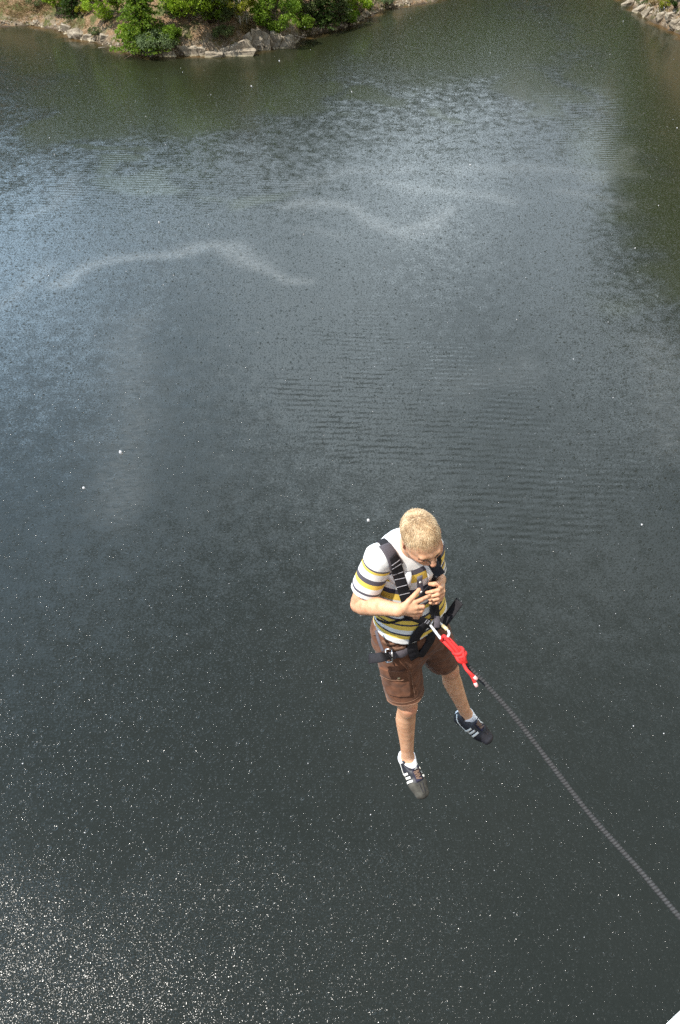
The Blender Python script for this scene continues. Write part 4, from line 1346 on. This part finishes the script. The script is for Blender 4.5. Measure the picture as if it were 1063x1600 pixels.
# ------------------------------------------------------------------ socks and shoes
SUEDE = simple('worn grey suede', (.055, .052, .043), .9, .7, 25, .5, .002)
SHOEBLK = simple('black shoe leather', (.014, .014, .020), .55, .4, 60, .3, .001)
NAVY = simple('navy lining', (.02, .018, .045), .8, .3, 80)
RUBBER = simple('dark rubber', (.02, .02, .022), .7, .3, 60)
LACE = simple('brown laces', (.17, .105, .075), .85, .4, 200)
OFFWHITE = simple('off-white leather', (.74, .72, .66), .6, .08, 60)
SOCK = simple('white sock', (.80, .79, .80), .9, .08, 180, .4, .001, spec=.2)
def shoe(ank, kn, heel, toe, dorsal, toe_mat, label):
    ax = unit(toe - heel); up = unit(dorsal - ax * (dorsal @ ax)); sd = np.cross(ax, up)
    Ls = np.linalg.norm(toe - heel)
    def S(a, u_, s_): return heel + ax * a * Ls + up * u_ + sd * s_
    pr = [Cone(S(.10, .030, 0), S(.34, .034, 0), .034, .037, k=.02), Cone(S(.32, .036, 0), S(.62, .028, 0), .037, .036, sd, 1.12, .025),
          Cone(S(.60, .027, 0), S(.86, .020, .002), .035, .028, sd, 1.35, .025), Cone(S(.08, .045, 0), S(.16, .062, 0), .032, .031, k=.02),
          Cone(S(.20, .05, 0), S(.40, .055, 0), .032, .030, k=.02)]
    def ex(P, d):
        q = P - heel; u_ = q @ up; a_ = q @ ax / Ls
        d = np.maximum(d, -.004 - u_)
        rim = np.interp(a_, [-.1, .05, .2, .36, .46, 1.2], [.088, .082, .064, .076, .10, .12])
        d = np.maximum(d, u_ - rim)
        cav = np.where((a_ < .44) & (u_ > .035), -(d + .006), -1)
        return np.maximum(d, cav) - .0012 * fold(P, 120, 6)
    fs = mk(pr, ex)
    lo, hi = bounds(pr, .02)
    V, F = nets(fs, lo, hi, .0032)
    o = mesh_obj('shoe', V, F, SHOEBLK, person)
    if label: o['label'] = label
    # toe cap overlay
    prs = mk(pr, lambda P, d: np.maximum(d, -.004 - (P - heel) @ up))
    def cap(P, act=None):
        q = P - heel; a_ = q @ ax / Ls; s_ = np.abs(q @ sd); u_ = q @ up
        return np.maximum(prs(P) - .0022, np.maximum(.66 - a_ - 2.2 * np.maximum(s_ - .014, 0), .006 - u_))
    V, F = nets(cap, lo, hi, .0032); mesh_obj('toe_cap', V, F, toe_mat, o)
    for s_ in (-.011, .011):
        Q = np.array([S(a_, .08, s_ * (1 + .5 * (.92 - a_))) for a_ in np.linspace(.70, .92, 10)])
        Q = project(prs, Q, .002); v, f = ribbon(Q, grad(prs, Q), .0035, .0022); mesh_obj('toe_seam', v, f, SHOEBLK, o)
    # sole
    def sole(P, act=None):
        u_ = (P - heel) @ up
        return np.maximum(np.maximum(prs(P) - .0035, u_ - .008), -.012 - u_)
    pr2 = sole
    V, F = nets(pr2, lo - .01, hi + .01, .0032); mesh_obj('sole', V, F, RUBBER, o)
    # three stripes on each side
    for sg in (-1, 1):
        for k_ in range(3):
            a0 = .36 + .095 * k_
            Q = np.array([S(a0 - .035 + .06 * t_, .008 + .05 * t_, sg * (.06 - .03 * t_)) for t_ in np.linspace(0, 1, 10)])
            Q = project(prs, Q, .0006); v, f = ribbon(Q, grad(prs, Q), .0125, .003)
            mesh_obj('stripe', v, f, OFFWHITE, o)
        Q = np.array([S(t_, .024 + .03 * max(0, (.16 - t_) / .16), sg * .06 * min(1, t_ / .12 + .1)) for t_ in np.linspace(.0, .40, 14)])
        Q = project(prs, Q, .0004); v, f = ribbon(Q, grad(prs, Q), .007, .002); mesh_obj('side_trim', v, f, OFFWHITE, o)
    # laces
    for k_ in range(6):
        a0 = .455 + .034 * k_
        Q = np.array([S(a0 + .018 * math.sin(k_ * 2.2) * (s_ / .02), .1, s_) for s_ in np.linspace(-.021, .021, 9)])
        Q = project(prs, Q, .005); v, f = ribbon(Q, grad(prs, Q), .0072, .004); mesh_obj('lace', v, f, LACE, o)
    Q = np.array([S(a_, .09, 0) for a_ in np.linspace(.40, .66, 10)]); Q = project(prs, Q, .0005)
    Q = np.vstack([Q[0] + up * .024 - ax * .004, Q[0] + up * .011, Q])
    Ng = np.vstack([ax * .8 + up * .6, ax * .5 + up * .8, grad(prs, Q[2:])])
    v, f = ribbon(Q, Ng, .040, .004); tongue = mesh_obj('tongue', v, f, NAVY, o)
    c0 = Q[0] + unit(Ng[0]) * .0048; tdir = unit(Q[0] - Q[1])
    tri = [c0 + tdir * .002, c0 - tdir * .011 - sd * .011, c0 - tdir * .011 + sd * .011]
    nn = unit(Ng[0]) * .0015
    mesh_obj('logo', [*tri, *[q + nn for q in tri]], [(0, 1, 2), (5, 4, 3), (0, 3, 4, 1), (1, 4, 5, 2), (2, 5, 3, 0)], OFFWHITE, o, smooth=False)
    # sock
    sa = unit(kn - ank)
    sp = [Cone(lerp(ank, heel, .35), ank + sa * .042, .043, .0425, k=.02), Cone(ank, lerp(ank, toe, .35), .042, .036, k=.02)]
    def sx(P, d):
        return np.maximum(d - .001 * fold(P, 150, 2), (P - ank) @ sa - .012)
    V, F = nets(mk(sp, sx), *bounds(sp, .01), .0032); mesh_obj('sock', V, F, SOCK, person)
shoe(r_ank, r_kne, J(629, 1187, 4.285), J(664, 1250, 4.165), cvec(.35, .25, .9), SUEDE, 'black shoe with worn grey suede toe')
shoe(l_ank, l_kne, J(711, 1123, 4.45), J(768, 1160, 4.42), cvec(.42, .52, .74), SHOEBLK, 'dark shoe pointing away, white stripes on its side')

# ------------------------------------------------------------------ harness
harness = empty('harness', (0, 0, 0), parent=person)
def strap(pts, width, mat=WEB, n=30, thick=.004, off=.002, f=worn, name='strap', nrm=None):
    P, N_ = surf_px(f, pts, n, off)
    v, f_ = ribbon(P, N_, width, thick); o = mesh_obj(name, v, f_, mat, harness)
    return P, N_, o
def bands(P, N_, width, at_, thick=.0058, mat=THREAD, w=.0045, parent=None):
    n = len(P)
    for t_ in at_:
        i = int(t_ * (n - 1)); i = min(max(i, 1), n - 2)
        T = unit(P[i + 1] - P[i - 1]); W = unit(np.cross(N_[i], T))
        seg = np.array([P[i] + W * s_ * width * .46 for s_ in np.linspace(-1, 1, 6)])
        v, f = ribbon(seg, np.repeat(N_[i][None], 6, 0), w, thick); mesh_obj('webbing_keeper', v, f, mat, harness)
# shoulder pad and strap on his right side
P1, N1, _ = strap([(600, 853), (607, 862), (613, 873), (619, 884)], .062, WEBSUNLIT, 24, .007, .003, name='shoulder_pad')
P2, N2, _ = strap([(611, 868), (618, 884), (625, 903), (631, 922), (637, 942), (640, 962)], .050, WEB, 44, .005, .007, name='shoulder_strap')
bands(P2, N2, .050, (.10, .16, .27, .36, .47, .62))
back = [project(worn, TP(-.085, TLEN + .03, -.04), .003)[0], project(worn, TP(-.075, TLEN - .07, -.14), .003)[0], project(worn, TP(-.03, TLEN - .22, -.14), .003)[0], project(worn, TP(.0, .08, -.14), .003)[0]]
Pb = project(worn, catmull([P1[1]] + back, 30), .003); v, f = ribbon(Pb, grad(worn, Pb), .045, .004); mesh_obj('back_strap', v, f, WEB, harness)
# strap on his left side with its loose end
P3, N3, _ = strap([(682, 876), (680, 890), (677, 905), (675, 922), (676, 945), (679, 962)], .045, WEB, 36, .005, .005, name='shoulder_strap')
pbl = [project(worn, TP(.085, TLEN + .03, -.03), .003)[0], project(worn, TP(.075, TLEN - .07, -.14), .003)[0], project(worn, TP(.03, TLEN - .22, -.14), .003)[0]]
Pb = project(worn, catmull([P3[0]] + pbl, 26), .003); v, f = ribbon(Pb, grad(worn, Pb), .045, .004); mesh_obj('back_strap', v, f, WEB, harness)
q = [J(677, 880, 3.27), J(682, 889, 3.25), J(689, 899, 3.235)]
v, f = ribbon(catmull(q, 12), np.repeat(cvec(-.3, .3, .9)[None], 12, 0), .045, .004); mesh_obj('strap_end', v, f, WEB, harness)
# chest cross strap held in the hands, side adjuster, belly straps
strap([(583, 929), (597, 941), (612, 948), (632, 950), (655, 935), (668, 920), (680, 912)], .040, WEB, 40, .004, .004, name='chest_strap')
P4, N4, _ = strap([(634, 960), (648, 964), (662, 970), (676, 977)], .036, WEB, 26, .005, .006, name='waist_strap')
bands(P4, N4, .036, (.62, .68, .74))
strap([(590, 966), (606, 972), (622, 969), (640, 963)], .012, WEB, 24, .003, .002, name='waist_strap')
P5, N5, _ = strap([(679, 942), (680, 955), (682, 968), (684, 980)], .034, WEB, 24, .005, .006, name='front_strap')
fb = [J(682.5, 963, 3.30), J(683, 972, 3.29), J(682, 981, 3.29)]
v, f = ribbon(catmull(fb, 10), np.repeat(cvec(.2, -.2, .9)[None], 10, 0), .026, .004); mesh_obj('tie_in_loop', v, f, WEBSUNLIT, harness)
# loose tail of the waist belt
q = [J(690, 978, 3.46), J(697, 969, 3.44), J(706, 957, 3.43), J(719, 939, 3.41)]
Q = catmull(q, 18); v, f = ribbon(Q, np.repeat(cvec(-.5, .45, .75)[None], 18, 0), .046, .005); mesh_obj('belt_tail', v, f, WEB, harness)
Q2 = Q[:8] + cvec(-.002, .002, .007); v, f = ribbon(Q2, np.repeat(cvec(-.5, .45, .75)[None], 8, 0), .050, .005); mesh_obj('belt_keeper', v, f, WEB, harness)
# groin straps and leg loops
P6, N6, _ = strap([(664, 972), (654, 985), (647, 998), (644, 1012), (648, 1026)], .050, WEB, 34, .006, .006, name='leg_strap')
bands(P6, N6, .046, (.12, .22, .32), mat=THREAD)
strap([(676, 985), (672, 998), (664, 1012), (654, 1024)], .055, WEB, 28, .006, .004, name='leg_strap')
strap([(640, 1013), (632, 1018), (618, 1022), (606, 1024)], .040, WEBSUNLIT, 26, .005, .004, name='thigh_loop')
strap([(634, 1009), (620, 1013), (608, 1012)], .022, EDGE, 20, .004, .003, name='pocket_edge', f=short_solid)
q = [hit(worn, 609, 1023) + cvec(0, 0, .008), J(600, 1026, 3.50), J(590, 1028, 3.50), J(577, 1029, 3.52)]
Q = catmull(q, 20); v, f = ribbon(Q, np.repeat(cvec(-.1, .35, .9)[None], 20, 0), .044, .005); mesh_obj('loop_tail', v, f, WEB, harness)
bands(Q, np.repeat(cvec(-.1, .35, .9)[None], 20, 0), .044, (.35, .45), mat=WEBSUNLIT)
c = Q[2] + cvec(0, .0, .006)
bx = [c + cvec(-.014, .028, 0), c + cvec(.014, .031, 0), c + cvec(.016, -.028, 0), c + cvec(-.012, -.031, 0)]
v, f = join([tube([bx[i_], bx[(i_ + 1) % 4]], .0038, 8) for i_ in range(4)]); mesh_obj('buckle', v, f, STEEL, harness)
q = [J(588, 985, 3.50), J(592, 1000, 3.47), J(599, 1018, 3.46)]
v, f = ribbon(catmull(q, 12), np.repeat(cvec(-.5, .2, .8)[None], 12, 0), .014, .003); mesh_obj('side_strap', v, f, WEBSUNLIT, harness)
# shorts' flared side pocket
q = [J(590, 972, 3.58), J(584, 984, 3.58), J(582, 992, 3.60), J(592, 993, 3.58)]
mesh_obj('pocket_corner', [*q, *[x_ + cvec(.002, 0, -.008) for x_ in q]], [(3, 2, 1, 0), (4, 5, 6, 7), (0, 1, 5, 4), (1, 2, 6, 5), (2, 3, 7, 6), (3, 0, 4, 7)], EDGE, shorts, smooth=False)

# ------------------------------------------------------------------ carabiner, red sling, rope
loc = at(686, 985, 3.29)
def JC(px, py, dep): return at(px, py, dep) - loc
car = empty('carabiner', loc, 'silver carabiner joining the harness to the knotted red cord', 'carabiner')
loop = [JC(673, 977, 3.31), JC(679, 985, 3.27), JC(687, 995.5, 3.235), JC(690, 998.5, 3.228), JC(694, 999, 3.228), JC(699, 996, 3.235), JC(702, 990.5, 3.25), JC(701, 986, 3.262)]
v, f = tube(catmull(loop, 40), .0058, 10); mesh_obj('frame', v, f, simple('pale alloy', (.82, .83, .85), .38, .05, 60, metal=.35), car)
gate = [JC(700.5, 985.5, 3.264), JC(695, 980, 3.28), JC(686, 972, 3.31), JC(682, 969, 3.325), JC(676, 971, 3.325), JC(673, 977, 3.312)]
v, f = tube(catmull(gate[:3], 14), .0052, 10); mesh_obj('gate', v, f, STEEL, car)
v, f = tube(catmull(gate[2:], 14), .0058, 10); mesh_obj('nose', v, f, STEEL, car)
v, f = tube([JC(699, 984, 3.266), JC(692, 977.5, 3.289)], .0078, 12); mesh_obj('locking_sleeve', v, f, simple('golden sleeve', (.78, .66, .38), .35, .1, 60, metal=.4), car)

RED = simple('red cord', (.60, .022, .020), .7, .25, 240, .5, .0015)
PINK = simple('faded cord end', (.85, .45, .42), .8, .15, 100)
loc = at(721, 1023, 3.2)
sling = empty('cord_sling', loc, 'knotted red cord loop between the carabiner and the black rope', 'cord')
s1 = [JC(691, 1000, 3.222), JC(694, 994, 3.20), JC(702, 1003, 3.195), JC(714, 1017, 3.19), JC(718, 1024, 3.19)]
s2 = [JC(691, 1000, 3.232), JC(698, 996.5, 3.245), JC(706, 1003, 3.215), JC(718, 1016, 3.205), JC(722, 1022, 3.205)]
s3 = [JC(690, 999.5, 3.24), JC(694, 1003, 3.225), JC(704, 1013, 3.21), JC(712, 1021, 3.205)]
for s_ in (s1, s2, s3):
    v, f = tube(catmull(s_, 24), .0078, 10); mesh_obj('strand', v, f, RED, sling)
# the knot: turns round its own axis, crossed by two slanting bights
kc = JC(721, 1023.5, 3.195); kx = unit(JC(728, 1034, 3.19) - JC(713, 1014, 3.20)); ky = unit(cvec(.7, .6, .2) - kx * (cvec(.7, .6, .2) @ kx)); kz = np.cross(kx, ky)
for off_, tl in ((-.020, .30), (-.004, .34)):
    P = [kc + kx * (off_ + .012 * math.sin(a_ + .5)) + (ky * math.cos(a_) + kz * math.sin(a_)) * .0185 + kz * .002 for a_ in np.linspace(0, 2 * PI, 28, endpoint=False)]
    v, f = tube(P, .0084, 10, closed=True); mesh_obj('knot_turn', v, f, RED, sling)
for sg in (-1, .1, 1.1):
    P = [kc + kx * (-.012) + ky * .016 * sg + (kz if kz @ TOC > 0 else -kz) * .012, kc + kx * .012 + ky * (.012 * sg - .006) + (kz if kz @ TOC > 0 else -kz) * .019, kc + kx * .034 + ky * (.003 * sg - .006) + (kz if kz @ TOC > 0 else -kz) * .004]
    v, f = tube(catmull(P, 16), .0082, 10); mesh_obj('knot_bight', v, f, RED, sling)
v, f = tube(catmull([kc - kx * .014, kc + kx * .02], 8), .0135, 12); mesh_obj('knot_core', v, f, RED, sling)
t1 = [JC(724, 1036, 3.185), JC(729, 1046, 3.16), JC(735, 1052, 3.15), JC(741.5, 1058, 3.15)]
t2 = [JC(724, 1037, 3.19), JC(730, 1047, 3.165), JC(737, 1056, 3.155), JC(743, 1068, 3.155)]
for t_ in (t1, t2):
    P = catmull(t_, 24)
    v, f = tube(P, .0068, 10); mesh_obj('cord_tail', v, f, RED, sling)
    d = unit(P[-1] - P[-3])
    v, f = tube([P[-1] - d * .004, P[-1] + d * .014], .0074, 10); mesh_obj('sealed_end', v, f, PINK, sling)

loc = at(728, 1036, 3.215)
path = [JC(723, 1028, 3.21), JC(733, 1042, 3.215), JC(745, 1055, 3.215), JC(760, 1070, 3.21), JC(795, 1109, 3.20), JC(830, 1153, 3.19), JC(880, 1219, 3.16), JC(930, 1282, 3.12), JC(1000, 1360, 3.06), JC(1063, 1434, 2.98), JC(1160, 1545, 2.85), JC(1330, 1720, 2.6), JC(1600, 1950, 2.25)]
n = 1500
C_ = catmull(path, n)
s_ = np.concatenate([[0], np.cumsum(np.linalg.norm(np.diff(C_, axis=0), axis=1))])
sides = 14
th = np.arange(sides) * 2 * PI / sides
phase = (s_[:, None] / .0130 + th[None] / (2 * PI)) % 1.0
saw = np.where(phase < .78, phase / .78, (1 - phase) / .22)
r0 = .0102 * np.clip(.65 + s_ / .16, 0, 1.0)
R_ = r0[:, None] * (1 + .20 * (saw - .5)) * (1 + .05 * np.sin(s_ * 23) + .04 * np.sin(s_ * 61 + 1))[:, None]
V, F = tube(C_, .01, sides, radii=R_)
m = NT('black rope sheath'); p = m.obj()
m.set(color=m.mix(m.attr('groove'), m.ramp(m.noise(p, 200, 4, .6), [(.3, (.026, .026, .027)), (.7, (.064, .064, .065))]), (.012, .012, .014)), rough=.8, spec=.3)
m.bump(m.noise(p, 900, 2), .4, .001)
gv = np.concatenate([np.clip(1 - saw * 2.6, 0, 1).ravel(), [0, 0]])
rope = mesh_obj('rope', V, F, m.m, loc=loc, attrs={'groove': gv})
tag(rope, 'black ribbed rope running from the red knot up to the bridge', 'rope')
# ------------------------------------------------------------------ bridge handrail corner
WPAINT = simple('white rail paint', (.86, .86, .84), .9, .04, 12, .2, .002, spec=.1)
loc = at(1110, 1600, 0.95)
rail = empty('handrail', loc, 'white painted handrail of the bridge at the jump spot', 'handrail')
def on_level(px, py, drop):
    r_ = ray(px, py); return np.array([0, 0, CAM_H]) + r_ * (drop / -r_[2]) - loc
e1, e2 = on_level(1041, 1600, 1.0), on_level(1063, 1579, 1.0)
ed = unit(e2 - e1); ep = unit(np.cross(ed, [0, 0, 1.0])); ep = ep if ep[0] > 0 else -ep
line = np.array([e1 + ep * .045 + ed * t_ for t_ in np.linspace(-.6, .8, 12)])
v, f = ribbon(line, np.repeat(np.array([[0, 0, 1.0]]), 12, 0), .09, .006); mesh_obj('rail_plate', v, f, WPAINT, rail, smooth=False)
v, f = tube(line + np.array([0, 0, -.024]), .020, 24); mesh_obj('rail_tube', v, f, WPAINT, rail)
for t_ in (1, 10):
    v, f = tube([line[t_] + np.array([0, 0, -.04]), line[t_] + np.array([0, 0, -1.0])], .018, 14); mesh_obj('rail_post', v, f, WPAINT, rail)

# ------------------------------------------------------------------ sunlit raindrops in the air
r = np.random.default_rng(31)
n = 5200
P = np.stack([r.uniform(-11, 11, n), r.uniform(.6, 20, n), r.uniform(22, 44.6, n)], 1)
q = P - np.array([0, 0, CAM_H])
dist = np.linalg.norm(q, axis=1)
P = P[dist > 1.2]; n = len(P)
fall = unit(np.array([.22, .10, -1.0]))
sx_ = unit(np.cross(fall, [0, 1, 0])); sy_ = np.cross(fall, sx_)
rad = np.clip(r.lognormal(math.log(.0024), .55, n), .0010, .010)
ln = rad * r.uniform(1.1, 2.4, n)
ring = [(math.cos(a) , math.sin(a)) for a in np.arange(5) * 2 * PI / 5]
prof = [(0, -1.0), (.8, -.45), (.85, .35), (0, 1.0)]
V = []; F = []
base = []
for a, h in ((.8, -.45), (.85, .35)):
    base += [sx_ * c * a + sy_ * s * a for c, s in ring]
base = np.array(base); hz = np.array([-.45] * 5 + [.35] * 5 + [-1, 1]); base = np.vstack([base, np.zeros((2, 3))])
V = P[:, None] + base[None] * rad[:, None, None] + (hz[None, :, None] * ln[:, None, None]) * fall
tri = []
for i in range(5):
    j = (i + 1) % 5
    tri += [(i, j, 5 + j), (i, 5 + j, 5 + i), (j, i, 10), (5 + i, 5 + j, 11)]
tri = np.array(tri)
F = (np.arange(n)[:, None, None] * 12 + tri[None]).reshape(-1, 3)
m = NT('sunlit raindrop')
m.set(color=(.9, .9, .92), rough=.15, trans=.35, ior=1.33)
tag(mesh_obj('raindrops', V.reshape(-1, 3), F, m.m), 'sunlit raindrops falling through the air around the jumper', kind='stuff')
